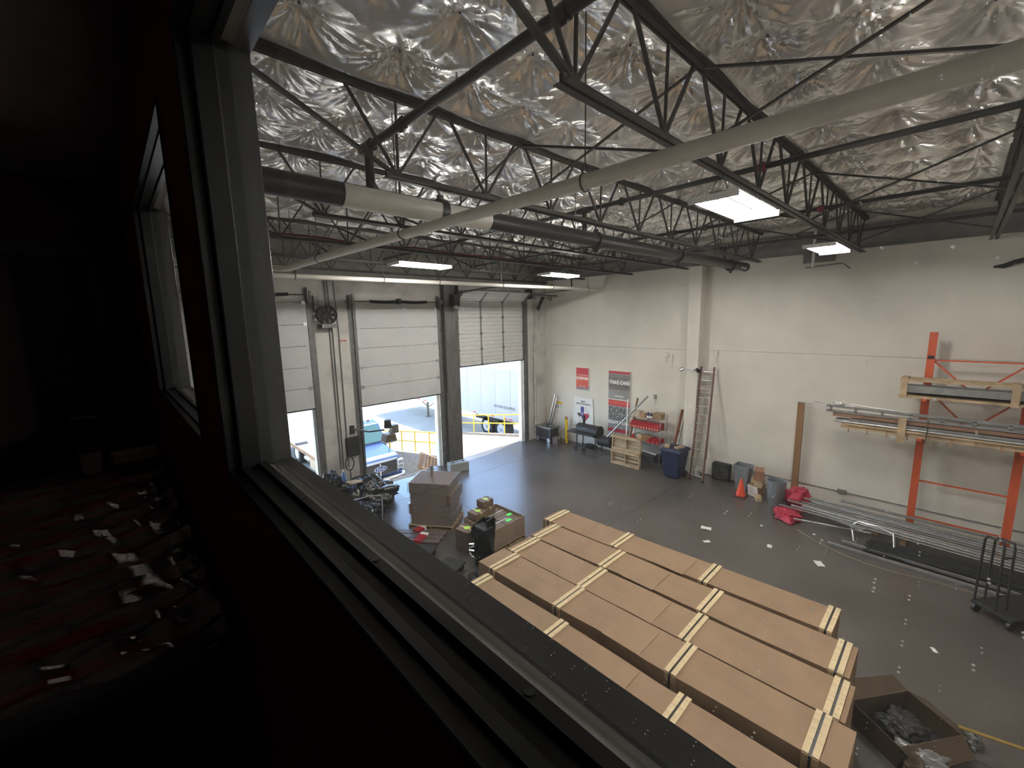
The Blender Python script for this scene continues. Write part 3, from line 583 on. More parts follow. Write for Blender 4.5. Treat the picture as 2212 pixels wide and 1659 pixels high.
MB().box(tc_-1.15, tc_-.7, 18.7, 19.4, -1.0, -.45).build('tool_box', mat('tan_box', (.5, .4, .28), .5), tk)
MB().cyl((tc_-.9, 19.8, -.8), (tc_-.9, 20.5, -.8), .16, n=14).build('air_tank', galv, tk)
for x in (tc_-.6, tc_, tc_+.6): MB().box(x-.04, x+.04, 17.0, 17.06, 1.2, 1.27).build('roof_lamp', orange, tk)
# weathered pallet leaning on the ramp wall outside
def pallet_parts(t, M, w, d, m1, m2, nb=5, h=.12):
    for k in range(3):
        x = -w/2+.02+k*(w-.04)/2; MB(M).box(x-.02, x+.02, -d/2, d/2, .018, h-.018).build('stringer', m2, t)
    for k in range(nb):
        y = -d/2+.045+k*(d-.09)/(nb-1); MB(M).box(-w/2, w/2, y-.045, y+.045, h-.018, h).build('slat', m1, t)
    for y in (-d/2+.06, 0, d/2-.06): MB(M).box(-w/2, w/2, y-.05, y+.05, 0, .018).build('slat', m1, t)
op = thing('wooden_pallet', 'weathered brown pallet leaning on the ramp wall outside the middle door', 'pallet', (8.75, 14.3, GZ))
pallet_parts(op, Matrix.Translation((8.78, 14.35, GZ+.62)) @ Matrix.Rotation(R(-78), 4, 'Y') @ Matrix.Rotation(0, 4, 'Z'), 1.2, 1.15, mat('rust_wood', (.34, .18, .08), .8, var=.3), woodd, 6)
# ---------------------------------------------------------------- long strapped cartons
def carton(xl, xr, yl, yr, xl2, xr2, ztop, bat, label, sides):
    # (xl..xr at the door end yl) to (xl2..xr2 at the near end yr)
    t = thing('long_carton', label, 'carton', ((xl+xr+xl2+xr2)/4, (yl+yr)/2, 0), 'long strapped cartons'); n = 26; V = []; z0 = .10
    for i in range(n+1):
        u = i/n; y = yl+(yr-yl)*u; a = xl+(xl2-xl)*u; b = xr+(xr2-xr)*u
        bl = sum(s*math.exp(-((u-c)/w)**2) for c, w, s in sides[0]); br = sum(s*math.exp(-((u-c)/w)**2) for c, w, s in sides[1])
        dz = -.012*abs(math.sin(u*PI*3))
        V.append([(a, y, z0), (a-bl, y, ztop*.6), (a-bl*.6, y, ztop), ((a+b)/2, y, ztop+dz), (b+br*.6, y, ztop), (b+br, y, ztop*.6), (b, y, z0)])
    m = MB(); m.v = [p for r in V for p in r]
    for i in range(n):
        for k in range(7): m.f.append((i*7+k, (i+1)*7+k, (i+1)*7+(k+1) % 7, i*7+(k+1) % 7))
    m.f += [tuple(range(7)), tuple(range(n*7+6, n*7-1, -1))]
    m.build('body', cardb, t)
    u = .40+.03*((int(xl*100)) % 5); y = yl+(yr-yl)*u; a = xl+(xl2-xl)*u; b = xr+(xr2-xr)*u
    MB().box(a+.01, b-.01, y-.55, y, ztop-.008, ztop+.004).build('overlap_sheet', mat('cardboard_sheet', (.262, .166, .092), .72, var=.06), t)
    for y in bat:
        u = (y-yl)/(yr-yl); a = xl+(xl2-xl)*u-.012; b = xr+(xr2-xr)*u+.012
        for dy in (-.042, .042): MB().box(a, b, y+dy-.029, y+dy+.029, ztop, ztop+.022).build('batten', wood, t)
        MB().box(a-.012, b+.012, y-.012, y+.012, ztop+.001, ztop+.012).box(a-.014, a-.006, y-.012, y+.012, .1, ztop+.012).box(b+.006, b+.014, y-.012, y+.012, .1, ztop+.012).build('strap', strapb, t)
        for xx in (a-.006, b-.012): MB().box(xx, xx+.018, y-.07, y+.07, ztop-.28, ztop).build('edge_batten', pine, t)
    for y in (yl-.5, (yl+yr)/2, yr+.5): MB().box(min(xl, xl2)+.12, max(xr, xr2)-.12, y-.05, y+.05, 0, z0+.004).build('skid', pine, t)
carton(6.235, 6.85, 5.73, .80, 6.485, 7.10, 1.19, (5.58, 4.05, 2.45, .86), 'long strapped cardboard carton farthest from the window, beside the open floor', (((.25, .12, .03), (.75, .3, -.03)), ((.5, .3, .0),)))
carton(5.55, 6.19, 5.43, .50, 5.745, 6.40, 1.2, (5.28, 3.82, 2.17, .63), 'second long strapped cardboard carton from the far side of the row', (((.42, .14, -.05), (.8, .1, .02)), ((.35, .1, .03), (.55, .1, -.03))))
carton(4.875, 5.515, 5.39, .43, 5.03, 5.66, 1.2, (5.22, 3.74, 2.11, .55), 'middle long strapped cardboard carton of the row', (((.3, .2, .0),), ((.45, .08, .02),)))
carton(4.235, 4.84, 5.43, .33, 4.40, 4.995, 1.21, (5.08, 3.70, 1.98, .60), 'long strapped cardboard carton with a torn edge, fourth from the far side', (((.5, .08, -.05), (.62, .1, .03)), ((.4, .2, .01),)))
carton(3.52, 4.11, 5.10, .1, 3.62, 4.21, 1.19, (4.98, 3.42, 1.72, .3), 'long strapped cardboard carton nearest the window frame', (((.5, .2, 0),), ((.3, .1, .02), (.62, .07, -.04))))
# ---------------------------------------------------------------- boxes, bags and carts between cartons and doors
def cbox(label, M, w, d, h, name='cardboard_box', m=cardb, group=None, tape=True, dot=None):
    t = thing(name, label, 'box', M.translation, group)
    MB(M).box(-w/2, w/2, -d/2, d/2, 0, h).build('body', m, t, bevel=.008)
    if tape: MB(M).box(-.03, .03, -d/2-.001, d/2+.001, h-.001, h+.002).box(-.03, .03, -d/2-.002, -d/2, h*.75, h).build('tape', mat('tape_tan', (.42, .30, .18), .3), t)
    if dot: MB(M).cyl((w*.05, 0, h), (w*.05, 0, h+.003), min(w, d)*.22, n=18).build('sticker', mat('sticker_'+dot, (.45, .8, .1) if dot == 'lime' else (.10, .75, .12), .5), t)
    return t
Ms = Matrix.Translation((5.88, 9.30, 0)) @ Matrix.Rotation(R(-53.6), 4, 'Z')
pk = thing('wooden_pallet', 'pallet under the tall stack of plastic wrapped boxes', 'pallet', Ms.translation); pallet_parts(pk, Ms, 1.2, .98, pine, woodd)
film = mat('shrink_wrap', (.8, .8, .8), .12, var=.02, spec=.8); 
def film_mat():
    m = bpy.data.materials.new('clear_film'); m.use_nodes = True; n = m.node_tree.nodes; L = m.node_tree.links; n.clear()
    out = n.new('ShaderNodeOutputMaterial'); tr = n.new('ShaderNodeBsdfTransparent'); gl = n.new('ShaderNodeBsdfGlossy'); gl.inputs['Roughness'].default_value = .18; gl.inputs[0].default_value = (.9, .9, .9, 1)
    tc = n.new('ShaderNodeTexCoord'); no = n.new('ShaderNodeTexNoise'); no.inputs['Scale'].default_value = 9; no.inputs['Detail'].default_value = 4; mp = n.new('ShaderNodeMapping'); mp.inputs['Scale'].default_value = (1, 1, 4); L.new(tc.outputs['Object'], mp.inputs[0]); L.new(mp.outputs[0], no.inputs['Vector'])
    b = n.new('ShaderNodeBump'); b.inputs['Strength'].default_value = .9; b.inputs['Distance'].default_value = .05; L.new(no.outputs['Fac'], b.inputs['Height']); L.new(b.outputs[0], gl.inputs['Normal'])
    mx = n.new('ShaderNodeMixShader'); mx.inputs[0].default_value = .26; L.new(tr.outputs[0], mx.inputs[1]); L.new(gl.outputs[0], mx.inputs[2]); L.new(mx.outputs[0], out.inputs[0]); return m
filmm = film_mat(); brown = mat('box_brown', (.13, .085, .06), .6, var=.15)
names = ['lowest', 'second lowest', 'second highest', 'topmost']
for k, (z, h, dx) in enumerate(((.12, .27, .02), (.395, .285, -.03), (.685, .275, .035), (.965, .295, -.02))):
    b = cbox(f'{names[k]} brown box of the plastic wrapped stack on the pallet', Ms @ Matrix.Translation((dx, 0, z)) @ Matrix.Rotation(R((0, 2, -2, 1.5)[k]), 4, 'Z'), 1.10-.03*(k == 3), .92, h, m=brown, group='boxes of the wrapped stack', tape=False)
    MB(Ms).box(dx-.575, dx+.575, -.475, .475, z+.002, z+h-.002).build('film_wrap', filmm, b)
cy = thing('steel_flask', 'shiny steel cylinder standing on the wrapped box stack', 'flask', Ms @ Vector((-.1, .05, 1.262)))
MB(Ms).cyl((-.1, .05, 1.262), (-.1, .05, 1.52), .045, n=16).build('body', chrome, cy, smooth=True); MB(Ms).cyl((-.1, .05, 1.52), (-.1, .05, 1.56), .035, n=16).build('cap', steelg, cy, smooth=True)
# pallet crate with open flaps and small boxes
Mc = Matrix.Translation((6.35, 7.46, 0)) @ Matrix.Rotation(R(2), 4, 'Z')
pk2 = thing('wooden_pallet', 'pallet under the open cardboard crate with green stickers', 'pallet', Mc.translation); pallet_parts(pk2, Mc, 1.1, 1.05, pine, woodd)
cr = thing('open_crate', 'open cardboard crate with packed boxes and green stickers inside', 'crate', Mc @ Vector((0, 0, .12)))
for a, b, c, d in ((-.54, .54, -.52, -.5), (-.54, .54, .5, .52), (-.54, -.52, -.5, .5), (.52, .54, -.5, .5)): MB(Mc).box(a, b, c, d, .12, .60).build('side', mat('crate_brown', (.24, .17, .12), .7), cr)
for x in (-.26, .26):
    for y in (-.25, .25): MB(Mc).box(x-.25, x+.25, y-.24, y+.24, .13, .54).build('packed_box', brown, cr)
for x, y, w, d, c in ((.2, -.3, .16, .1, 0), (.42, -.1, .16, .11, 0), (-.15, .05, .16, .1, 0), (-.1, -.2, .7, .02, 1), (.25, .2, .5, .02, 1)): MB(Mc).box(x-w/2, x+w/2, y-d/2, y+d/2, .541, .545).build('sticker' if not c else 'strap', mat('sticker_green', (.10, .8, .12), .5) if not c else whtplas, cr)
cbox('small brown box with a lime dot, topmost above the open crate', Mc @ Matrix.Translation((.05, .38, .76)), .34, .26, .17, m=brown, dot='lime')
cbox('small brown box with a lime dot beside the crate stack', Mc @ Matrix.Translation((-.28, .30, .545)), .36, .32, .21, m=brown, dot='lime')
cbox('brown box under the topmost small box on the crate', Mc @ Matrix.Translation((.08, .36, .545)), .34, .3, .21, m=brown)
cbox('brown box with a lime dot on the floor beside the crate', Matrix.Translation((5.62, 7.62, 0)) @ Matrix.Rotation(R(10), 4, 'Z'), .36, .42, .52, m=brown, dot='lime')
def lump(name, label, cat, c, r, m, seed, sharp=.18, parent=None, n=26, zmin=0., fold=9):
    rg = np.random.default_rng(seed); th, ph = np.meshgrid(np.linspace(0, 2*PI, n*2), np.linspace(0.001, PI-.001, n), indexing='ij')
    d = np.stack([np.sin(ph)*np.cos(th), np.sin(ph)*np.sin(th), np.cos(ph)], -1); f = np.ones(th.shape)
    for _ in range(12):
        k = rg.normal(size=3)*rg.uniform(1, fold); f += sharp*.35*(1-2*np.abs(np.sin(d@k+rg.uniform(0, 6))))/ (1+.12*np.linalg.norm(k))
    f[-1] = f[0]; P = d*f[..., None]*np.array(r)+np.array(c); P[..., 2] = np.maximum(P[..., 2], zmin)
    o = MB().grid(P).build(name, m, parent, smooth=False)
    o.data.polygons.foreach_set('use_smooth', [True]*len(o.data.polygons))
    return tag(o, label, cat) if label else o
bagm = mat('black_bag_plastic', (.012, .013, .015), .25, var=.3, bump=.8, bscale=18)
lump('black_bag', 'large black plastic bag heap beside the left loading door', 'bag', (4.95, 11.3, .46), (.68, .8, .60), bagm, 3, .3)
lump('black_bag', 'black plastic bag nearest the door wall, behind the blue bottle', 'bag', (4.2, 12.1, .5), (.55, .5, .58), bagm, 4, .3)
lump('black_bag', 'black plastic bag at the near side of the heap by the window frame', 'bag', (4.35, 10.6, .32), (.55, .6, .40), bagm, 5, .3)
lump('black_bag', 'small black bag at the right end of the black heap', 'bag', (5.55, 11.7, .28), (.4, .5, .34), bagm, 6, .3)
tag(MB().tube([(5.1+.25*math.cos(a)*(1+.2*math.sin(3*a)), 12.25+.2*math.sin(a), .03+.02*k+.25) for k in range(3) for a in np.linspace(0, 2*PI, 16)], .02, 6).build('black_hose', blk, smooth=True), 'tangle of black hose on the heap in front of the blue truck', 'hose').location.z = .35
bt = thing('blue_bottle', 'blue plastic bottle standing on the black bag heap', 'bottle', (4.35, 11.6, .95)); MB().lathe([(0, .72), (.05, .72), (.055, .86), (.03, .95), (.018, .97), (.018, 1.0), (0, 1.0)], (4.35, 11.6, .25), 14).build('body', mat('bottle_blue', (.06, .14, .35), .3), bt, smooth=True); MB().cyl((4.35, 11.6, 1.25), (4.35, 11.6, 1.28), .022, n=10).build('cap', whtplas, bt)
tag(MB(Matrix.Translation((4.5, 11.25, .98)) @ Matrix.Rotation(R(20), 4, 'Z') @ Matrix.Rotation(R(8), 4, 'Y')).box(-.18, .18, -.14, .14, 0, .025).build('wood_offcut', pine), 'pale wooden offcut lying on the black bag heap', 'wood')
tag(MB().tube([(4.3, 10.9, .62), (4.65, 10.55, .75), (4.85, 10.35, .74), (4.80, 10.25, .5), (4.75, 10.22, .03)], .018, 8).build('bent_tube', galv, smooth=True), 'bent shiny steel tube in front of the black bags', 'tube')
wr_ = mat('black_wrap', (.010, .011, .012), .3, bump=.6, bscale=14)
bw = thing('wrapped_bundle', 'black plastic wrapped bundle standing in front of the open crate', 'bundle', (5.55, 6.86, 0))
P = np.array([[(5.53+(.20+.035*math.sin(5*a+3*z)+.03*math.sin(11*a-7*z))*math.cos(a)*(1+.15*z), 6.86+(.26+.04*math.sin(4*a+5*z))*math.sin(a), .02+z*.86+.10*(z > .95)*math.cos(a)) for z in np.linspace(0, 1, 14)] for a in np.linspace(0, 2*PI, 36)])
MB().grid(P).build('wrap', wr_, bw, smooth=True); MB().obox((5.53, 6.86, .45), (.26, .36, .84)).build('core', blkm, bw); MB().obox((5.66, 6.78, .93), (.30, .02, .2), Matrix.Rotation(.3, 3, 'Z')).build('flap', wr_, bw)
tag(MB().tube([(5.24, 6.93+.1*math.sin(k*2.1), .2+.035*k+.05*math.sin(k*1.7)) for k in range(12)], .022, 6).build('silver_strap', chrome, smooth=True), 'crumpled shiny strap beside the black wrapped bundle', 'strap')
def cart(label, x, y, rz):
    M = Matrix.Translation((x, y, 0)) @ Matrix.Rotation(rz, 4, 'Z'); t = thing('platform_cart', label, 'cart', (x, y, 0))
    MB(M).box(-.4, .4, -.25, .25, .14, .18).build('deck', blkm, t, bevel=.01)
    MB(M).tube([(-.38, -.22, .18), (-.40, -.22, .5), (-.40, -.15, .56), (-.40, .15, .56), (-.40, .22, .5), (-.38, .22, .18)], .016, 8).build('handle', chrome, t, smooth=True)
    for a in (-.32, .32):
        for b in (-.19, .19): MB(M).cyl((a, b-.02, .06), (a, b+.02, .06), .06, n=14).build('caster', blk, t)
cart('low black cart with a shiny handle, left of the black tubes', 4.55, 7.95, R(35)); cart('low black cart with a shiny handle nearest the cartons', 4.62, 7.05, R(20))
for k in range(3): tag(MB().cyl((4.72+.17*k, 6.0, .076), (4.95+.17*k, 6.6, .076), .075, n=14).build('rubber_roll', blkm, smooth=True), ['first', 'second', 'third', 'fourth'][k]+' black rubber roll from the left, lying by the cartons', 'roll')
tag(MB(Matrix.Translation((4.22, 6.3, .32)) @ Matrix.Rotation(R(-25), 4, 'Z')).box(-.35, .35, -.25, .25, -.32, .0).build('black_case', blkm, bevel=.03), 'flat black case on the floor at the end of the cartons', 'case')
for k, (x, y, rz, l) in enumerate(((5.05, 8.75, .5, .42), (5.25, 9.15, .35, .3))):
    t = thing('product_box', ['red and white carton lying in front of the wrapped stack', 'small red and white carton nearer the black bags'][k], 'box', (x, y, 0)); M = Matrix.Translation((x, y, 0)) @ Matrix.Rotation(rz, 4, 'Z')
    MB(M).box(-l/2, l/2, -.1, .1, 0, .1).build('body', red, t, bevel=.004); MB(M).box(l*.25, l/2+.001, -.101, .101, 0, .101).build('white_end', whtplas, t)
for k in range(3): tag(MB(Matrix.Translation((4.72+.17*k, 9.0+.10*k, 0)) @ Matrix.Rotation(R(-50), 4, 'Z')).box(-.9, .9, -.09, .09, 0, .05+.005*k).build('dark_plank', mat('dark_plank', (.10, .075, .07), .5), bevel=.005), ['first', 'second', 'third'][k]+' dark plank lying between the black bags and the red cartons', 'plank')
# ---------------------------------------------------------------- things along the white wall
def post2(t, name, x, y, z0, z1, r, m): MB().cyl((x, y, z0), (x, y, z1), r, n=10).build(name, m, t, smooth=True)
tb = thing('tool_chest', 'dark rolling tool chest with clutter on top in the corner', 'tool chest', (13.65, 12.2, 0)); tcm = mat('chest_grey', (.06, .062, .068), .45, metal=.3)
MB().box(13.42, 13.98, 11.85, 12.7, .1, .62).build('body', tcm, tb, bevel=.02); MB().box(13.38, 14.02, 11.8, 12.75, .62, .68).build('lid', steelg, tb, bevel=.01)
for y in (11.95, 12.25): MB().box(13.40, 13.42, y+.02, y+.28, .2, .55).build('drawer', blkm, tb)
for y in (11.95, 12.6): MB().cyl((13.40, y, .1), (13.46, y, .1), .1, n=16).build('wheel', galv, tb)
for k in range(4): tag(MB(Matrix.Translation((13.62, 12.4-.18*k, .68+.035*(k % 2))) @ Matrix.Rotation(R(20*k), 4, 'Z')).box(-.24, .24, -.07, .07, 0, .035+.01*(k % 3)).build('tool_tray', weather), ['first', 'second', 'third', 'fourth'][k]+' flat grey tray from the corner, lying on the tool chest', 'tray')
cbox('small dark box on the floor right of the tool chest', Matrix.Translation((13.6, 11.62, 0)), .3, .3, .28, m=mat('dark_box', (.10, .075, .06), .6))
for k, (y0, y1) in enumerate(((12.72, 12.2), (12.6, 12.12))): 
    t = thing('door_rail', ['longer', 'shorter'][k]+' grey metal rail leaning on the wall above the tool chest', 'rail', (13.85, y0, 0)); m = MB(); 
    for dx in (-.03, .03): m.bar((14.06+dx+.06*k, y0, .70 if False else .02), (14.18+dx*.5, y1, 2.05-.15*k), .012, .06)
    m.bar((14.06+.06*k, y0, .02), (14.2, y1, 2.05-.15*k), .06, .01); m.build('rail', galv, t)
def bollard(label, x, y, m, r, h):
    t = thing('short_post', label, 'post', (x, y, 0)); MB().cyl((x, y, 0), (x, y, h), r, n=14).build('pipe', m, t, smooth=True); MB().cyl((x, y, h), (x, y, h+.02), r*1.05, r*.7, n=14).build('cap', m, t)
bollard('yellow post standing against the white wall beside the grill', 13.95, 11.38, yellow, .06, 1.02); bollard('orange brown post behind the yellow post', 14.1, 11.52, mat('rusty_orange', (.4, .19, .07), .6), .06, 1.1)
# offset smoker grill
gm = mat('grill_black', (.035, .034, .034), .45, metal=.3, var=.3); gr = thing('smoker_grill', 'black barrel smoker grill with a low fire box and wheels', 'grill', (13.6, 9.9, 0))
def halfcyl(x, z, r, y0, y1, a0, a1, name, m): 
    A = np.linspace(a0, a1, 16); MB().prism([(x+r*math.cos(a), z+r*math.sin(a)) for a in A], 1, y0, y1).build(name, m, gr, smooth=False)
halfcyl(13.62, .88, .25, 9.45, 10.45, 0, PI, 'lid', gm); halfcyl(13.62, .88, .25, 9.45, 10.45, PI, 2*PI, 'barrel', gm)
halfcyl(13.58, .60, .21, 8.88, 9.42, 0, PI*2, 'fire_box', gm); MB().cyl((13.58, 8.84, .60), (13.58, 8.88, .60), .225, n=24).build('fire_box_door', blkm, gr)
MB().cyl((13.62, 9.44, .88), (13.62, 9.41, .88), .255, n=24).build('lid_end', blkm, gr)
MB().box(13.12, 13.38, 9.4, 10.7, .80, .84).build('front_shelf', gm, gr); MB().box(13.4, 13.8, 10.46, 10.75, .80, .83).build('side_shelf', gm, gr)
MB().cyl((13.75, 10.3, 1.1), (13.75, 10.3, 1.42), .05, n=14).build('chimney', gm, gr); MB().tube([(13.36, 9.75, 1.0), (13.31, 9.75, 1.02), (13.31, 10.1, 1.02), (13.36, 10.1, 1.0)], .012, 6).build('lid_handle', galv, gr)
for y in (9.5, 10.4):
    for x in (13.42, 13.85): MB().bar((x, y, .70), (x-.02, y+(.02 if y > 10 else -.02), .06), .035, .035).build('leg', gm, gr)
MB().box(13.4, 13.87, 9.48, 10.42, .17, .19).build('lower_shelf', gm, gr)
for x in (13.38, 13.88): MB().cyl((x-.02, 10.42, .1), (x+.02, 10.42, .1), .1, n=16).build('wheel', blk, gr)
tag(lump('rag_pile', None, None, (13.65, 9.9, .25), (.2, .3, .07), blkm, 12, .3, zmin=.19), 'pile of dark rags on the lower grill shelf', 'rag')
tag(MB().cyl((13.5, 9.0, .82), (13.78, 7.5, 2.56), .032, n=14).build('steel_pole', galv, smooth=True), 'long grey steel pole leaning from the grill across the dark poster', 'pole')
tag(MB(Matrix.Translation((13.55, 8.75, .0))).box(-.25, .25, -.5, .5, 0, .03).build('metal_tray', weather), 'flat grey metal tray on the floor between grill and pallets', 'tray')
# upright pallets
for k, z in enumerate((0, .545)):
    t = thing('wooden_pallet', ['lower', 'upper'][k]+' of two pale pallets standing on edge before the shelf', 'pallet', (13.15, 7.98, z)); x = 13.12+.04*k
    for zz in (z+.045, z+.495): MB().box(x-.03, x, 7.40, 8.57, zz-.045, zz+.045).build('slat', pine, t)
    for y in (7.42, 7.985, 8.55): MB().box(x, x+.09, y-.02, y+.02, z, z+.54).build('stringer', pine, t)
    for zz in (z+.05, z+.2, z+.34, z+.49): MB().box(x+.09, x+.11, 7.40, 8.57, zz-.05, zz+.05).build('slat', pine if zz < z+.4 else woodd, t)
# chrome shelf rack
sh = thing('wire_shelf', 'chrome wire shelf unit loaded with red bins and boxes', 'shelf', (13.8, 7.5, 0)); SX0, SX1, SY0, SY1 = 13.56, 14.05, 6.88, 8.12
for x in (SX0, SX1):
    for y in (SY0, SY1): post2(sh, 'post', x, y, 0, 1.93, .014, chrome)
SZ = (.18, .88, 1.36, 1.76)
for z in SZ:
    m = MB()
    for y in (SY0, SY1): m.cyl((SX0, y, z), (SX1, y, z), .006, n=6)
    for x in (SX0, SX1): m.cyl((x, SY0, z), (x, SY1, z), .006, n=6); m.cyl((x, SY0, z-.03), (x, SY1, z-.03), .005, n=6)
    for k in range(1, 25): y = SY0+(SY1-SY0)*k/25; m.cyl((SX0, y, z), (SX1, y, z), .0035, n=4, caps=False)
    m.build('shelf_grid', chrome, sh)
bl_ = mat('bin_label', (.75, .35, .2), .5)
def bin_(x0, y, z, w, h, lab, grp):
    t = thing('red_bin', lab, 'bin', (x0, y, z), grp)
    MB().prism([(x0, z), (x0+.4, z), (x0+.4, z+h), (x0+.14, z+h), (x0+.0, z+h*.45)], 1, y-w/2, y+w/2).build('body', red, t)
    MB().box(x0-.004, x0+.0, y-.025, y+.025, z+h*.10, z+h*.36).build('label_card', bl_, t)
for k in range(11): bin_(13.585, 7.0+.105*k, 1.37, .098, .24, ['first','second','third','fourth','fifth','sixth','seventh','eighth','ninth','tenth','eleventh'][k]+' red storage bin from the column on the third shelf', 'red storage bins on the shelf')
for k in range(3): bin_(13.62, 7.02+.17*k, .89, .16, .16, ['nearest the column', 'in the middle', 'nearest the cardboard'][k]+', low red bin on the second shelf', 'low red bins on the shelf')
bin_(13.62, 7.98, .89, .16, .18, 'low red bin beside the green bag on the second shelf', 'low red bins on the shelf')
cbox('tilted open cardboard carton sticking out of the second shelf', Matrix.Translation((13.70, 7.55, .92)) @ Matrix.Rotation(R(-28), 4, 'Z') @ Matrix.Rotation(R(10), 4, 'Y'), .52, .28, .22, m=mat('tan_box2', (.40, .25, .14), .7))
lump('green_bag', 'green plastic bag on the second shelf', 'bag', (13.78, 7.85, 1.02), (.17, .13, .14), mat('bag_green', (.10, .24, .17), .4), 21, .2, zmin=.885)
cbox('white sided cardboard box at the left end of the top shelf', Matrix.Translation((13.78, 7.85, 1.77)), .3, .22, .20, m=mat('box_pale', (.5, .42, .34), .6))
cbox('open brown box beside the pale box on the top shelf', Matrix.Translation((13.72, 7.62, 1.77)) @ Matrix.Rotation(.15, 4, 'Z'), .28, .2, .17, m=mat('tan_box2', (.40, .25, .14), .7))
cbox('wide brown box at the right end of the top shelf', Matrix.Translation((13.80, 7.08, 1.77)), .34, .3, .22, m=cardb)
for k, y in enumerate((7.28, 7.39)):
    t = thing('oil_bottle', ['right', 'left'][k]+' of two dark bottles with white labels on the top shelf', 'bottle', (13.64, y, 1.77)); MB().lathe([(0, 0), (.05, 0), (.052, .16), (.03, .21), (.018, .22), (.018, .25), (0, .25)], (13.64, y, 1.77), 14).build('body', mat('bottle_dark', (.02, .02, .05), .3), t, smooth=True); MB().lathe([(.0525, .03), (.0535, .12)], (13.64, y, 1.77), 14).build('label', whtplas, t, smooth=True)
cbox('grey metal case on the bottom shelf', Matrix.Translation((13.8, 7.5, .19)), .4, .8, .22, m=tcm, tape=False); cbox('dark box on the bottom shelf nearest the blue bin', Matrix.Translation((13.8, 6.99, .19)), .34, .17, .3, m=blkm, tape=False)
tag(MB().cyl((13.75, 7.1, .46), (13.85, 7.75, .47), .03, n=10).build('white_tube', whtplas), 'short white tube lying on the grey case in the bottom shelf', 'tube')
tag(MB().bar((13.52, 8.2, .0), (14.22, 8.16, 2.35), .03, .09).build('plank', woodd), 'narrow brown plank leaning on the wall left of the shelf', 'plank')
tag(MB().bar((13.42, 8.15, .0), (13.48, 8.13, 2.35) if False else (13.53, 8.16, 2.4), .035, .035).build('white_stake', whtplas), 'tall thin white stake standing at the left front of the shelf', 'stake')
for k, (y0, y1, z, m) in enumerate(((6.62, 6.42, 2.15, mat('rust_plank', (.25, .10, .06), .7)), (6.5, 6.36, 1.75, galv), (6.72, 6.5, 1.4, weather))): tag(MB().bar((13.75, y0, 0), (14.22, y1, z), .02 if k else .04, .05 if k else .10).build('leaning_board' if not k else 'leaning_rail', m), ['rusty red board', 'bright metal rail', 'short grey rail'][k]+' leaning on the wall between shelf and column', 'board' if not k else 'rail')
# blue wheeled bin
bb = thing('wheeled_bin', 'dark blue wheeled rubbish bin beside the ladder', 'bin', (13.38, 6.1, 0)); bbm = mat('bin_blue', (.012, .018, .055), .45, var=.1)
def frustum(x0, x1, y0, y1, X0_, X1_, Y0_, Y1_, z0, z1): return MB().add([(x0,y0,z0),(x1,y0,z0),(x1,y1,z0),(x0,y1,z0),(X0_,Y0_,z1),(X1_,Y0_,z1),(X1_,Y1_,z1),(X0_,Y1_,z1)], [(0,3,2,1),(4,5,6,7),(0,1,5,4),(1,2,6,5),(2,3,7,6),(3,0,4,7)])
frustum(13.16, 13.64, 5.88, 6.36, 13.04, 13.74, 5.78, 6.44, .04, .94).build('body', bbm, bb, bevel=.03); MB().box(13.0, 13.78, 5.74, 6.48, .94, .985).build('rim', bbm, bb, bevel=.012); frustum(13.0, 13.8, 5.74, 6.48, 13.08, 13.7, 5.82, 6.40, .985, 1.05).build('lid', mat('lid_blue', (.014, .02, .05), .5), bb, bevel=.015)
MB().tube([(13.74, 5.82, .95), (13.86, 5.84, .98), (13.86, 6.38, .98), (13.74, 6.40, .95)], .016, 8).build('handle', bbm, bb)
for y in (5.84, 6.40): MB().cyl((13.62, y-.03, .12), (13.62, y+.03, .12), .12, n=18).build('wheel', blk, bb)
for k, (x, y, r_) in enumerate(((13.17, 6.42, .3), (13.27, 6.05, -.4))): tag(MB(Matrix.Translation((x, y, 1.052)) @ Matrix.Rotation(r_, 4, 'Z')).box(-.14, .14, -.08, .08, 0, .05).build('wood_block', pine), ['left', 'right'][k]+' of two pale wood blocks lying on the blue bin lid', 'wood')
bb.location.x -= .08; bb.location.y += .10
jg = thing('white_jug', 'white plastic jug on the floor behind the blue bin', 'jug', (13.95, 5.72, 0)); MB().lathe([(0, 0), (.09, 0), (.095, .2), (.04, .28), (.025, .29), (.025, .32), (0, .32)], (13.95, 5.72, 0), 16).build('body', whtplas, jg, smooth=True); MB().cyl((13.95, 5.72, .32), (13.95, 5.72, .345), .028, n=10).build('cap', whtplas, jg)
# extension ladder
ld = thing('extension_ladder', 'tall extension ladder with brown rails leaning on the white wall', 'ladder', (13.5, 5.5, 0)); lm = mat('ladder_rail', (.15, .075, .06), .55, var=.2)
A0, A1, B0, B1 = Vector((13.47, 5.74, 0)), Vector((14.22, 5.84, 3.70)), Vector((13.42, 5.30, 0)), Vector((14.22, 5.42, 3.70))
MB().bar(A0, A1, .03, .08, (1, 0, 0)).build('side_rail', lm, ld); MB().bar(B0, B1, .03, .08, (1, 0, 0)).build('side_rail', lm, ld)
dz = Vector((.075, 0, 0)); MB().bar(A0.lerp(A1, .2)+dz, A1+Vector((.01, 0, -.1)), .025, .05, (1, 0, 0)).build('fly_rail', lm, ld); MB().bar(B0.lerp(B1, .2)+dz, B1+Vector((.01, 0, -.1)), .025, .05, (1, 0, 0)).build('fly_rail', lm, ld)
for k in range(13): u = (k+.6)/13.2; MB().cyl(A0.lerp(A1, u), B0.lerp(B1, u), .019, n=10).build('rung', galv, ld)
for p in (A0, B0): MB().obox(p+Vector((0, 0, .03)), (.07, .05, .06)).build('foot', blk, ld)
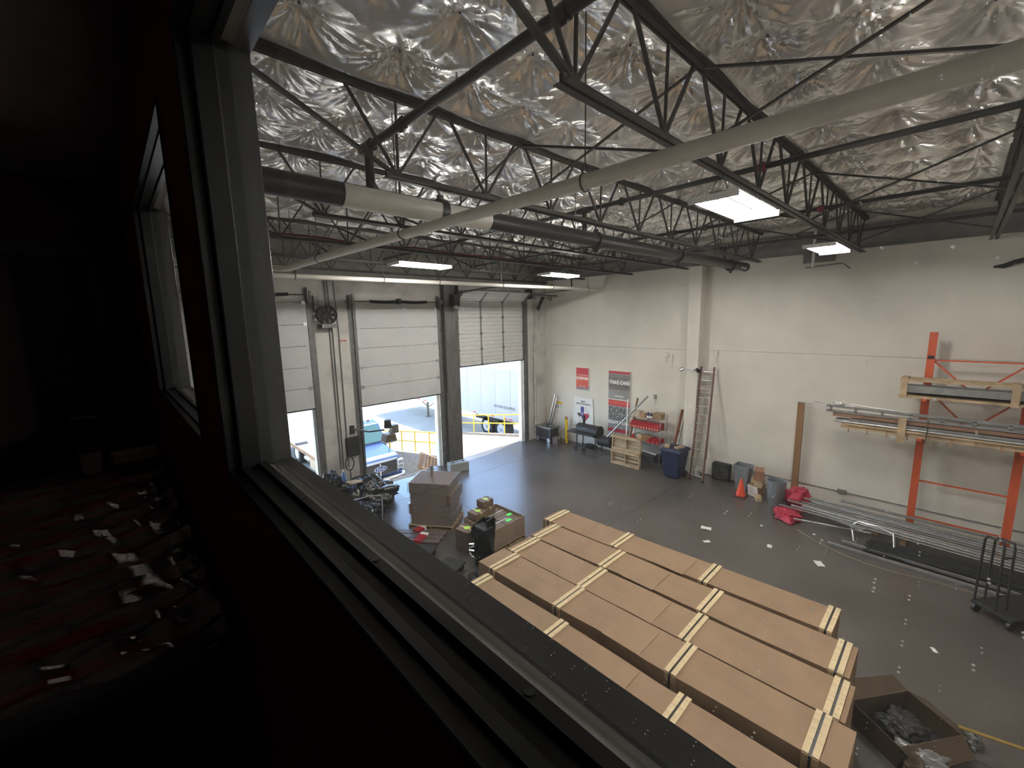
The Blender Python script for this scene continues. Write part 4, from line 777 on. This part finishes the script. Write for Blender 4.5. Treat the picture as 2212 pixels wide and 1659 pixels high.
MB().tube([A0.lerp(B0, .5).lerp(A1.lerp(B1, .5), u)+Vector((-.03, .02*math.sin(u*20), 0)) for u in np.linspace(.25, .85, 12)], .007, 5).build('rope', mat('rope', (.3, .27, .22), .9), ld)
bf = thing('box_fan', 'black box fan on the floor at the wall right of the ladder', 'fan', (14.1, 5.02, 0)); MB().box(14.02, 14.26, 4.72, 5.26, .02, .56).build('housing', blkm, bf, bevel=.02)
for r_ in (.08, .15, .22): MB().tube([(14.012, 4.99+r_*math.cos(a), .29+r_*math.sin(a)) for a in np.linspace(0, 2*PI, 18, endpoint=False)], .006, 5, closed=True).build('grill_ring', steelg, bf)
for z0 in (4.74, 5.24): MB().box(14.05, 14.2, z0-.02, z0+.02, 0, .03).build('foot', blk, bf)
# posters, banner, small sign
fr_ = mat('poster_silver', (.55, .53, .5), .4, metal=.4); pg = mat('poster_grey', (.25, .245, .24), .6, var=.15, scale=3); pr_ = mat('poster_red', (.50, .045, .06), .6, var=.12, scale=3); po = mat('poster_orange', (.60, .10, .06), .6, var=.1); ink = mat('ink_dark', (.035, .035, .038), .6); wht = mat('ink_white', (.82, .81, .79), .6, var=.02); gink = mat('ink_grey', (.075, .073, .072), .6)
PX = WX-.03
def rect(t, name, y0, y1, z0, z1, m, k=1): MB().box(PX-.002*k, PX, y0, y1, z0, z1).build(name, m, t)
def poster(name, label, y0, y1, z0, z1):
    t = thing(name, label, 'poster', (PX, (y0+y1)/2, z0)); MB().box(PX, WX, y0-.02, y1+.02, z0-.02, z1+.02).build('board', fr_, t); return t
def tx(t, s, size, y, z, m, bold=.004, sx=1., k=3): text(s, size, (PX-.001*k-.004, y, z), ROT_BACK, m, t, bold=bold, sx=sx, depth=.0006)
q = poster('red_poster', 'small red poster high on the white wall', 10.48, 11.12, 2.36, 3.3); rect(q, 'field', 10.48, 11.12, 2.36, 3.3, pr_); rect(q, 'band', 10.48, 11.12, 2.52, 2.95, po, 2); rect(q, 'band', 10.48, 11.12, 2.36, 2.46, pg, 2)
tx(q, 'SURPASS', .155, 10.8, 2.85, wht, .006); tx(q, 'WORKMANSHIP', .075, 10.8, 2.99, mat('ink_pink', (.7, .45, .42), .6), .002); tx(q, 'TOGETHER WE', .06, 10.8, 3.12, pr_); tx(q, 'QUALITY WORK', .05, 10.8, 2.51, wht, .002)
q = poster('grey_poster', 'upper grey poster reading take care, with a red stripe on top', 8.53, 9.5, 2.17, 3.28); rect(q, 'field', 8.53, 9.5, 2.17, 3.28, pg); rect(q, 'band', 8.53, 9.5, 3.19, 3.28, pr_, 2); rect(q, 'band', 8.53, 9.5, 2.56, 2.575, ink, 2); rect(q, 'band', 8.53, 9.5, 3.10, 3.11, ink, 2); rect(q, 'band', 8.53, 9.5, 2.62, 2.80, mat('poster_brownish', (.20, .17, .155), .6), 2)
tx(q, "IF WE DON'T", .17, 9.0, 2.98, gink, .0, 1.); tx(q, 'TAKE CARE', .19, 9.0, 2.83, wht, .006, .92); tx(q, 'OF OUR CUSTOMERS', .095, 9.0, 2.72, gink, 0); tx(q, 'SOMEONE ELSE WILL', .09, 9.0, 2.63, gink, 0); tx(q, 'Quality Care', .075, 9.0, 2.30, wht, .003)
q = poster('grey_poster', 'lower grey poster reading done right right now, with red stripes', 8.53, 9.49, .84, 2.13); rect(q, 'field', 8.53, 9.49, .84, 2.13, pg); rect(q, 'band', 8.53, 9.49, 1.90, 2.13, pr_, 2); rect(q, 'band', 8.53, 9.49, .84, .97, pr_, 2); rect(q, 'band', 8.53, 9.49, 1.98, 2.08, po, 3)
tx(q, 'DONE', .34, 9.01, 1.70, ink, 0, .95); tx(q, 'RIGHT', .32, 9.01, 1.43, ink, 0, .92); tx(q, 'RIGHT NOW', .17, 9.01, 1.22, wht, .006, .95); tx(q, 'Quality Service', .07, 9.01, 1.04, wht, .002)
bn = thing('cloth_banner', 'wrinkled white banner with a blue white and red state map behind the grill', 'banner', (PX, 10.75, .8)); ny, nz = 22, 30
P = np.zeros((ny, nz, 3))
for i in range(ny):
    for k in range(nz):
        u, v_ = i/(ny-1), k/(nz-1); y = 10.27+.95*u; z = .80+1.22*v_; P[i, k] = (WX-.035-.018*math.sin(u*9+v_*5)*(1-v_)-.012*math.sin(u*21-v_*3)*(1-v_), y-.12*(1-v_)*(u-.5)*-1.2, z+.05*(u-.5)*0)
MB().grid(P).build('cloth', whtplas, bn, smooth=True)
def flat(name, pts, m, k): 
    d = .058+.002*k; MB().prism(pts, 0, WX-d-.001, WX-d).build(name, m, bn)
S = lambda a: [(11.05-x*.72, 1.02+z*.72) for x, z in a]
flat('map_blue', S([(.28, .86), (.49, .86), (.49, 0.10), (.40, .12), (.32, .28), (.28, .38)]), mat('flag_blue', (.05, .05, .26), .6), 1)
flat('map_dark', S([(.0, .46), (.28, .46), (.28, .34), (.19, .22), (.10, .30)]), ink, 1)
flat('map_red', S([(.49, .48), (.80, .46), (.86, .36), (.70, .20), (.58, -.02), (.49, .10)]), mat('flag_red', (.48, .02, .06), .6), 1); flat('map_white', S([(.49, .60), (.72, .56), (.80, .46), (.49, .48)]), wht, 1)
flat('star', S([(.385+.085*math.sin(i*PI/5)*(1 if i % 2 == 0 else .42), .44+.085*math.cos(i*PI/5)*(1 if i % 2 == 0 else .42)) for i in range(10)]), wht, 3)
text('2019', .11, (WX-.06, 10.75, 1.86), ROT_BACK, ink, bn, bold=.002, depth=.0006); text('UPPER TEXAS REGION', .075, (WX-.06, 10.75, 1.76), ROT_BACK, ink, bn, bold=.001, depth=.0006)
ys_ = thing('caution_sign', 'small sign with a yellow top strip left of the banner', 'sign', (PX, 12.1, 1.35)); MB().box(PX+.01, WX, 11.9, 12.34, 1.36, 1.69).build('board', whtplas, ys_); MB().box(PX+.007, PX+.01, 11.9, 12.34, 1.58, 1.69).build('strip', yellow, ys_)
for y in (12.24, 12.14):
    for z in (1.42, 1.5): MB().box(PX+.007, PX+.01, y-.03, y+.03, z-.025, z+.025).build('pictogram', ink, ys_)
for z in (1.43, 1.48, 1.53): MB().box(PX+.007, PX+.01, 11.93, 12.06, z-.008, z+.008).build('print_line', weather, ys_)
# small wall fittings
for n_, lab, y, z, w, h in (('junction_box', 'small white junction box high on the white wall', 7.1, 4.02, .14, .16), ('junction_box', 'narrow pipe stub beside the junction box', 6.9, 3.9, .06, .26), ('wall_outlet', 'small grey outlet plate on the wall above the shelf', 7.5, 2.46, .1, .16), ('junction_box', 'small white box on the joint line right of the column', 5.42, 4.14, .1, .2)):
    t = thing(n_, lab, 'wall fitting', (WX, y, z)); MB().box(WX-.05, WX, y-w/2, y+w/2, z-h/2, z+h/2).build('box', wallw if n_ != 'wall_outlet' else steelg, t, bevel=.008); MB().cyl((WX-.02, y, z-h/2-.22), (WX-.02, y, z-h/2), .012, n=8).build('conduit', wallw, t)
fld = thing('flood_light', 'pair of small flood lights on the white column', 'flood light', (13.95, 6.06, 3.6)); MB().box(13.94, 13.98, 5.98, 6.14, 3.58, 3.68).build('base', whtplas, fld)
for y, d in ((5.86, -.1), (6.30, .1)): MB().cyl((13.92, y, 3.63), (13.84, y+d, 3.58), .05, .065, n=14).build('lamp', galv if d > 0 else blkm, fld); MB().cyl((13.95, 6.06, 3.63), (13.92, y, 3.63), .015, n=8).build('arm', whtplas, fld)
cd_ = thing('conduit', 'grey conduit running along the foot of the white wall', 'conduit', (14.29, 5, .44)); MB().cyl((14.295, 4.7, .45), (14.295, -5, .45), .014, n=8).build('pipe', steelg, cd_); MB().box(14.25, 14.32, 1.75, 1.95, .40, .52).build('box', steelg, cd_, bevel=.01)
bk = thing('wall_bracket', 'grey steel bracket frame high on the white wall behind the far light', 'bracket', (14.2, 2.8, 6.6)); MB().box(14.22, 14.3, 2.48, 3.2, 6.75, 6.98).build('plate', ledger, bk); MB().cyl((14.1, 2.94, 6.62), (14.1, 2.94, 7.55), .035, n=10).build('post', whtplas, bk); MB().tube([(14.1, 3.1, 6.62), (14.1, 2.3, 6.66), (13.9, 2.1, 6.5)], .02, 8).build('rod', steelg, bk)
tag(MB().tube([(14.26, -.36, 6.31), (14.24, -.5, 6.31), (14.24, -.66, 6.38), (14.24, -.9, 6.44), (14.24, -1.3, 6.44)], [.02, .05, .05, .05, .05], 10).build('reflection_strip', blkm, smooth=True), 'dark strip modelled for a reflection in the window glass, high on the white wall at the right edge', 'hose')  # dark tube modelled in place of a reflection in the window glass
# ---------------------------------------------------------------- right side: bins, cone, rack, tube pile
rb = thing('metal_bin', 'tall rectangular galvanised bin against the white wall', 'bin', (13.85, 4.25, 0)); gz = mat('dull_zinc', (.30, .33, .35), .38, metal=.6, var=.15)
m = frustum(13.72, 14.0, 4.1, 4.4, 13.62, 14.1, 4.02, 4.48, 0, .76); m.f = [f for i, f in enumerate(m.f) if i != 1]; m.build('body', gz, rb); MB().tube([(13.62, 4.02, .76), (14.1, 4.02, .76), (14.1, 4.48, .76), (13.62, 4.48, .76)], .012, 6, closed=True).build('rim', galv, rb)
cn = thing('traffic_cone', 'orange traffic cone in front of the metal bin', 'cone', (13.2, 4.08, 0)); com = mat('cone_orange', (.75, .08, .035), .45); MB().lathe([(.13, .03), (.115, .12), (.03, .52), (.022, .54), (0, .54)], (13.2, 4.08, 0), 20).build('cone', com, cn, smooth=True); MB().box(13.03, 13.37, 3.91, 4.25, 0, .03).build('base', mat('cone_base', (.12, .03, .02), .6), cn, bevel=.01)
for k, (x, y, z, w, d, h, m_) in enumerate(((13.75, 3.82, 0, .45, .36, .3, woodd), (13.65, 3.72, .3, .5, .22, .09, pine), (13.7, 3.80, .39, .42, .3, .08, pine), (13.72, 3.76, .47, .44, .25, .3, mat('box_red_brown', (.26, .13, .08), .7)), (13.25, 3.62, 0, .3, .16, .12, pine))): tag(MB(Matrix.Translation((x, y, z)) @ Matrix.Rotation(.1*k, 4, 'Z')).box(-w/2, w/2, -d/2, d/2, 0, h).build('wood_block', m_, bevel=.006), ['dark timber block at the bottom of the small wood pile', 'pale timber block in the middle of the small wood pile', 'upper pale timber block of the small wood pile', 'red brown box on top of the small wood pile', 'pale timber offcut on the floor before the wood pile'][k], 'wood')
tag(MB(Matrix.Translation((13.42, 3.80, 0)) @ Matrix.Rotation(R(-20), 4, 'Z') @ Matrix.Rotation(R(-12), 4, 'Y')).box(-.008, .008, -.16, .16, 0, .34).build('white_board', whtplas), 'small white board leaning against the wood pile behind the cone', 'board')
can = thing('rubbish_can', 'round ribbed galvanised rubbish can', 'rubbish can', (13.35, 3.2, 0)); pr = [(.0, .015), (.20, .0), (.205, .02), (.205, .08)]
n = 40; vs_ = []; prof = [(.195, 0), (.20, .06), (.215, .10), (.235, .60), (.24, .66), (.25, .66), (.25, .69), (.238, .69), (.228, .60), (.2, .1), (.0, .08)]
V = [(13.35+(r_+(.006 if (k % 2 and 1 < j < 4) else 0))*math.cos(2*PI*k/n), 3.2+(r_+(.006 if (k % 2 and 1 < j < 4) else 0))*math.sin(2*PI*k/n), z) for j, (r_, z) in enumerate(prof) for k in range(n)]
MB().add(V, [(j*n+k, j*n+(k+1) % n, (j+1)*n+(k+1) % n, (j+1)*n+k) for j in range(len(prof)-1) for k in range(n)]).build('body', gz, can, smooth=True)
for s in (-1, 1): MB().tube([(13.35-.02, 3.2+s*.24, .5), (13.35-.02, 3.2+s*.29, .52), (13.35+.1, 3.2+s*.28, .52), (13.35+.1, 3.2+s*.24, .5)], .008, 6).build('handle', galv, can)
tarp = mat('red_tarp', (.42, .028, .065), .55, var=.12, bump=.5, bscale=12)
lump('red_tarp', 'crumpled red tarp heap behind the steel tubes at the wall', 'tarp', (13.62, 2.72, .2), (.38, .36, .42), tarp, 31, .28, fold=7); lump('red_tarp', 'crumpled red tarp spread on the floor in front of the tubes', 'tarp', (12.65, 2.75, .06), (.52, .42, .22), tarp, 33, .3, fold=7)
tag(MB().box(14.12, 14.20, 2.86, 3.02, 0, 2.88).build('brown_board', mat('brown_board', (.24, .125, .06), .7, var=.1, stretch=(8, 8, 1))), 'tall brown board standing against the white wall', 'board')
rk = thing('pallet_rack', 'orange steel pallet rack frame against the white wall', 'rack', (13.9, -.35, 0)); RP = (.415, -1.12)
for y in RP:
    MB().box(13.74, 13.76, y-.07, y+.07, 0, 4.9).box(13.76, 13.86, y-.07, y-.05, 0, 4.9).box(13.76, 13.86, y+.05, y+.07, 0, 4.9).build('post', orange, rk); MB().box(13.66, 13.94, y-.1, y+.1, 0, .015).build('foot_plate', orange, rk)
    MB().box(13.735, 13.741, y-.055, y+.055, 4.28, 4.36).build('bracket', blkm, rk)
for z in (4.25, 1.33, .4): MB().bar((13.82, RP[0]-.07, z), (13.82, RP[1]+.07, z), .03, .035).build('cross_bar', orange, rk)
for z0, z1 in ((4.22, 3.5), (3.5, 2.7)):
    MB().bar((13.82, RP[0]-.07, z0), (13.82, -.35, z1), .03, .035).build('diagonal', orange, rk); MB().bar((13.82, RP[1]+.07, z0), (13.82, -.35, z1), .03, .035).build('diagonal', orange, rk)
for y in RP:
    for z in (3.36, 2.44): MB().box(13.15, 13.74, y-.04, y+.04, z, z+.06).build('arm', orange, rk)
zinc = mat('bundle_zinc', (.36, .37, .36), .35, metal=.7, var=.2)
ba = thing('rail_bundle', 'upper wood framed bundle of steel rails on the orange rack', 'bundle', (13.45, -1, 3.42))
for x in (13.22, 13.62):
    for z in (3.42, 3.80): MB().box(x-.04, x+.04, -3.2, .86, z, z+.05).build('timber', pine, ba)
for y in (.78, -.9, -2.6): MB().box(13.16, 13.18, y-.06, y+.06, 3.40, 3.87).box(13.18, 13.66, y-.06, y+.06, 3.85, 3.87).build('timber_brace', pine, ba)
for k in range(4): MB().box(13.22+.1*k, 13.28+.1*k, -3.2, .82, 3.50+.06*(k % 2), 3.54+.06*(k % 2)).box(13.22+.1*k, 13.23+.1*k, -3.2, .82, 3.50, 3.70).build('steel_rail', zinc, ba)
bb2 = thing('rail_bundle', 'lower bundle of silver and brown rails with wooden frame on the orange rack', 'bundle', (13.45, -1, 2.5))
MB().box(13.18, 13.26, -3.2, 1.86, 2.50, 2.60).build('timber', pine, bb2); MB().box(13.62, 13.70, -3.2, 1.9, 2.50, 2.60).build('timber', pine, bb2); MB().box(13.14, 13.72, -3.2, 1.80, 2.60, 2.635).build('timber', pine, bb2)
for k in range(14): y = 1.7-.36*k; MB().box(13.17, 13.19, y-.015, y+.015, 2.42, 2.60).build('cleat', woodd, bb2)
MB().box(13.12, 13.14, .66, .80, 2.36, 2.94).build('timber_brace', pine, bb2)
for k in range(6): MB().cyl((13.2+.08*k, 2.0-.15*(k % 3), 2.67+.015*(k % 2)), (13.2+.08*k, -3.2, 2.67+.015*(k % 2)), .028, n=10).build('steel_rail', zinc if k % 2 else galv, bb2, smooth=True)
MB().box(13.22, 13.62, -3.2, 2.05, 2.78, 2.86).build('brown_rail', mat('brown_rail', (.22, .12, .075), .6), bb2); MB().box(13.18, 13.26, -3.2, 1.7, 2.70, 2.76).build('steel_rail', galv, bb2)
lad = MB(); lad.box(13.20, 13.23, -3.2, 2.2, 3.0, 3.06).box(13.20, 13.23, -3.2, 2.2, 2.88, 2.94).build('truss_rail', galv, bb2)
for k in range(10): y = 2.1-.5*k; MB().box(13.20, 13.225, y-.03, y+.03, 2.92, 3.02).build('truss_web', galv, bb2)
for k in range(3): MB().cyl((13.3+.07*k, 2.85-.35*k, 3.03+.03*k), (13.32+.07*k, -1.5, 2.92), .012, n=8).build('thin_rod', galv, bb2)
tag(lump('paper_wad', None, None, (13.3, 1.95, 3.1), (.06, .12, .04), whtplas, 41, .5), 'crumpled white paper stuck on the lower rail bundle', 'paper')
MB().tube([(13.12, .32, 2.40), (13.12, .3, 2.7), (13.14, .31, 2.95)], .008, 5).build('tie_wire', blkm, bb2)
# steel tubes and door tracks lying along the wall
def rod(name, label, p0, p1, r, m, n=10, flatb=None):
    o = (MB().bar(p0, p1, *flatb) if flatb else MB().cyl(p0, p1, r, n=n)).build(name, m, smooth=not flatb); return tag(o, label, 'tube' if not flatb else 'rail', 'loose steel along the white wall')
o_ = ['first', 'second', 'third', 'fourth', 'fifth', 'sixth', 'seventh', 'eighth', 'ninth', 'tenth', 'eleventh', 'twelfth', 'thirteenth', 'fourteenth']
for k in range(14):
    x = 12.45+.085*k; z = .26+.03*((k*5) % 4)-.004*k; ye = 2.95-.12*((k*7) % 5)-.02*k
    rod('steel_tube', f'{o_[k]} silver tube counted from the room side, lying in the pile at the wall', (x+.25, ye, z), (x+.1, -3.2, z-.05), .024+.004*(k % 3), galv if k % 3 else chrome)
for k in range(12):
    x = 11.78+.055*k; rod('black_tube', f'{o_[k]} black tube counted from the room side, low in the pile', (x+.05, 1.05-.05*(k % 4), .07+.045*(k % 2)), (x+.35, -3.2, .07+.045*(k % 2)), .03, blk, 8)
rod('door_track', 'flat silver track nearest the room, lying in front of the black tubes', (11.72, 1.68, .03), (11.62, -3.2, .03), 0, galv, flatb=(.10, .05)); rod('door_track', 'second flat silver track, beside the nearest one', (11.9, 1.45, .09), (11.82, -3.2, .05), 0, galv, flatb=(.06, .05))
rod('door_track', 'grey channel lying on the tube pile near the wall', (13.55, 1.75, .46), (13.5, -3.2, .42), 0, zinc, flatb=(.10, .04)); rod('door_track', 'short grey channel across the tube pile', (12.5, 1.8, .35), (12.2, 1.1, .38), 0, zinc, flatb=(.12, .04))
rod('steel_tube', 'thin pale tube reaching over the red tarp', (12.25, 2.5, .16), (12.55, 1.0, .2), .018, galv)
tag(MB().tube([(12.1, 1.25, .08), (12.35, 1.35, .35), (12.5, 1.25, .42), (12.5, .9, .42), (12.35, .6, .4), (12.1, .55, .2)], .022, 8).build('curved_track', galv, smooth=True), 'curved silver door track lying on the tube pile', 'rail')
for k, z in enumerate((.08, .21)): tag(MB().box(13.0-.9*k, 13.9-.9*k, .9-.5*k, 1.0-.5*k, 0, .12 if k == 0 else .05).build('timber_bearer', woodd), ['long', 'short'][k]+' timber bearer under the tube pile', 'timber')
tag(MB().box(13.95, 14.12, -3.0, 2.6, 0, .1).build('timber_sleeper', mat('dark_timber', (.07, .05, .035), .8)), 'dark timber sleeper along the foot of the white wall', 'timber')
pts = [(12.0, 2.35, .006), (11.65, 1.9, .006), (11.42, 1.4, .006), (11.3, .9, .006), (11.33, .4, .006), (11.45, -.3, .006), (11.5, -1.0, .006)]
tag(MB().tube(pts, .006, 5).build('thin_wire', mat('wire_tan', (.35, .30, .2), .5)), 'thin pale wire curving over the floor beside the tubes', 'wire')
# wire cart
wc = thing('wire_cart', 'black tubular frame cart cut by the right edge of the picture', 'cart', (10.75, -1.0, 0)); M = Matrix.Translation((10.78, -.98, 0)) @ Matrix.Rotation(R(-38), 4, 'Z')
MB(M).box(-.25, .9, -.3, .3, .16, .22).build('deck', blkm, wc, bevel=.01)
for x, h in ((-.23, 1.48), (-.02, 1.44)): MB(M).tube([(x, -.05, .2), (x-.02, -.05, h-.08), (x, -.02, h), (x, .2, h), (x, .24, h-.08), (x, .26, .2)], .018, 8).build('frame_tube', blkm, wc, smooth=True)
for z in (.5, .9, 1.2): MB(M).bar((-.23, -.05, z), (-.02, -.05, z), .02, .02).build('frame_bar', blkm, wc)
for x in (-.18, .8):
    for y in (-.25, .25): MB(M).cyl((x, y-.025, .08), (x, y+.025, .08), .08, n=14).build('caster', blk, wc)
# torn packaging at the near right end of the cartons
tc2 = mat('torn_card', (.065, .040, .022), .75, var=.2); pl_ = mat('plastic_sheet', (.18, .18, .17), .2, var=.1)
ob = thing('open_box', 'open torn cardboard box at the right end of the cartons', 'box', (6.9, -.05, 0)); M = Matrix.Translation((6.75, .02, 0)) @ Matrix.Rotation(R(-35), 4, 'Z')
for a, b, c, d in ((-.45, .45, -.32, -.31), (-.45, .45, .31, .32), (-.45, -.44, -.31, .31), (.44, .45, -.31, .31)): MB(M).box(a, b, c, d, 0, .30).build('side', tc2, ob)
MB(M).box(-.44, .44, -.31, .31, 0, .02).build('bottom', blkm, ob)
MB(M).add([(-.45, .32, .30), (.45, .32, .30), (.42, .50, .38), (-.3, .53, .40)], [(0, 1, 2, 3)]).build('flap', tc2, ob); MB(M).add([(.45, -.3, .30), (.45, .3, .30), (.64, .22, .22), (.66, -.2, .18)], [(0, 1, 2, 3)]).build('flap', tc2, ob); MB(M).add([(-.45, -.32, .30), (.45, -.32, .30), (.4, -.48, .16), (-.35, -.5, .14)], [(0, 1, 2, 3)]).build('flap', tc2, ob)
lump('plastic_sheet', 'crumpled dark plastic sheet inside the open torn box', 'plastic', (6.75, .02, .16), (.30, .24, .12), blkm, 51, .4, zmin=.02); lump('plastic_sheet', 'crumpled clear plastic sheet on the floor below the nearest carton ends', 'plastic', (6.35, -.15, .1), (.25, .28, .2), pl_, 52, .4); lump('plastic_sheet', 'small pale plastic scrap right of the torn box', 'plastic', (7.25, -.55, .06), (.14, .16, .1), pl_, 53, .5)
tag(MB().bar((7.05, -.45, .30), (7.75, -1.7, .03), .05, .012).build('yellow_strap', mat('strap_yellow', (.24, .16, .035), .5)), 'yellow strap trailing from the torn box towards the corner', 'strap')
lump('brown_paper', 'crumpled brown packing paper below the near end of the cartons', 'paper', (5.9, -.2, .12), (.35, .3, .25), tc2, 54, .4)
# paper scraps on the floor
for k, (x, y, w, d, r_) in enumerate(((10.5, 4.0, .16, .24, .3), (9.85, 3.72, .1, .16, .9), (10.65, 2.6, .16, .1, .2), (10.6, 1.63, .22, .15, .6), (11.6, 3.05, .09, .05, .1), (9.0, -.2, .12, .06, .5), (12.0, 2.0, .07, .05, .2))):
    M = Matrix.Translation((x, y, .004)) @ Matrix.Rotation(r_, 4, 'Z'); P = np.array([[(w*(i/4-.5), d*(j/4-.5), .012*abs(math.sin(i*1.9+j*2.3+k))) for j in range(5)] for i in range(5)])
    tag(MB(M).grid(P).build('paper_scrap', whtplas, fix=False), ['large white paper scrap on the open floor beyond the cartons', 'white paper scrap nearest the far carton', 'white paper scrap in the middle of the floor', 'crumpled white paper scrap closest to the steel tubes', 'tiny white scrap near the red tarp', 'tiny white scrap alone at the lower right', 'tiny white scrap beside the thin wire'][k], 'paper', 'paper scraps on the floor')
# ---------------------------------------------------------------- inside the dark office
stack = thing('wrapped_stack', 'plastic wrapped stack of red and grey striped rolls in the dark office', 'bundle', (-.4, 2.2, 3.8)); rr = mat('dark_red_roll', (.40, .022, .035), .35, var=.2); rg2 = mat('dark_grey_roll', (.24, .25, .27), .4, var=.2)
MB().box(-1.6, .12, 1.22, 3.18, 3.8, 4.56).build('base_block', blkm, stack)
for k in range(24):
    y = 1.27+k*.08; x1 = .11; pts = [(-1.62+i*.17, y+.012*math.sin(i*.9+k), 4.575+.010*math.sin(i*1.1+k*1.7)) for i in range(11)]
    MB().tube(pts, .043, 8).build('roll', rr if k % 2 else rg2, stack, smooth=True)
def iri():
    m = bpy.data.materials.new('wrinkled_film'); m.use_nodes = True; n = m.node_tree.nodes; L = m.node_tree.links; n.clear()
    out = n.new('ShaderNodeOutputMaterial'); tr = n.new('ShaderNodeBsdfTransparent'); gl = n.new('ShaderNodeBsdfGlossy'); gl.inputs['Roughness'].default_value = .05; gl.inputs[0].default_value = (1, 1, 1, 1)
    mx = n.new('ShaderNodeMixShader'); mx.inputs[0].default_value = .30; L.new(tr.outputs[0], mx.inputs[1]); L.new(gl.outputs[0], mx.inputs[2]); L.new(mx.outputs[0], out.inputs[0]); return m
X, Y = np.meshgrid(np.linspace(-1.62, .135, 110), np.linspace(1.2, 3.2, 150), indexing='ij'); Z = 4.632+.010*np.cos((Y-1.27)/.08*2*PI)+.006*np.sin(X*9+Y*13)
for _ in range(16): a = RNG.uniform(0, 6.3); k = RNG.uniform(10, 60); Z = Z+.0028*np.sin(k*(X*math.cos(a)+Y*math.sin(a))+RNG.uniform(0, 6))
MB().grid(np.stack([X, Y, Z], -1)).build('film', iri(), stack, smooth=True, fix=False)
MB().box(-1.62, .135, 1.19, 1.2, 3.85, 4.62).build('film_side', iri(), stack)
cup = thing('paper_cup', 'paper cup with a dark lid standing on the wrapped stack', 'cup', (-.14, 3.05, 4.65)); MB().lathe([(0, 0), (.032, 0), (.046, .12), (.048, .122), (0, .122)], (-.14, 3.05, 4.65), 20).build('body', mat('cup_grey', (.45, .40, .37), .6), cup, smooth=True); MB().lathe([(.050, .118), (.050, .128), (.040, .140), (0, .140)], (-.14, 3.05, 4.65), 20).build('lid', mat('cup_lid', (.05, .05, .05), .25), cup, smooth=True)
bxo = thing('tan_box', 'small tan box beside the paper cup on the wrapped stack', 'box', (.04, 3.02, 4.65)); M = Matrix.Translation((.03, 3.02, 4.65)) @ Matrix.Rotation(R(8), 4, 'Z'); MB(M).box(-.09, .09, -.06, .06, 0, .09).build('body', mat('box_tan_dark', (.60, .48, .34), .6), bxo, bevel=.003); MB(M).box(-.092, .092, -.062, .062, 0, .045).build('lower_band', mat('box_band', (.10, .085, .07), .5), bxo)
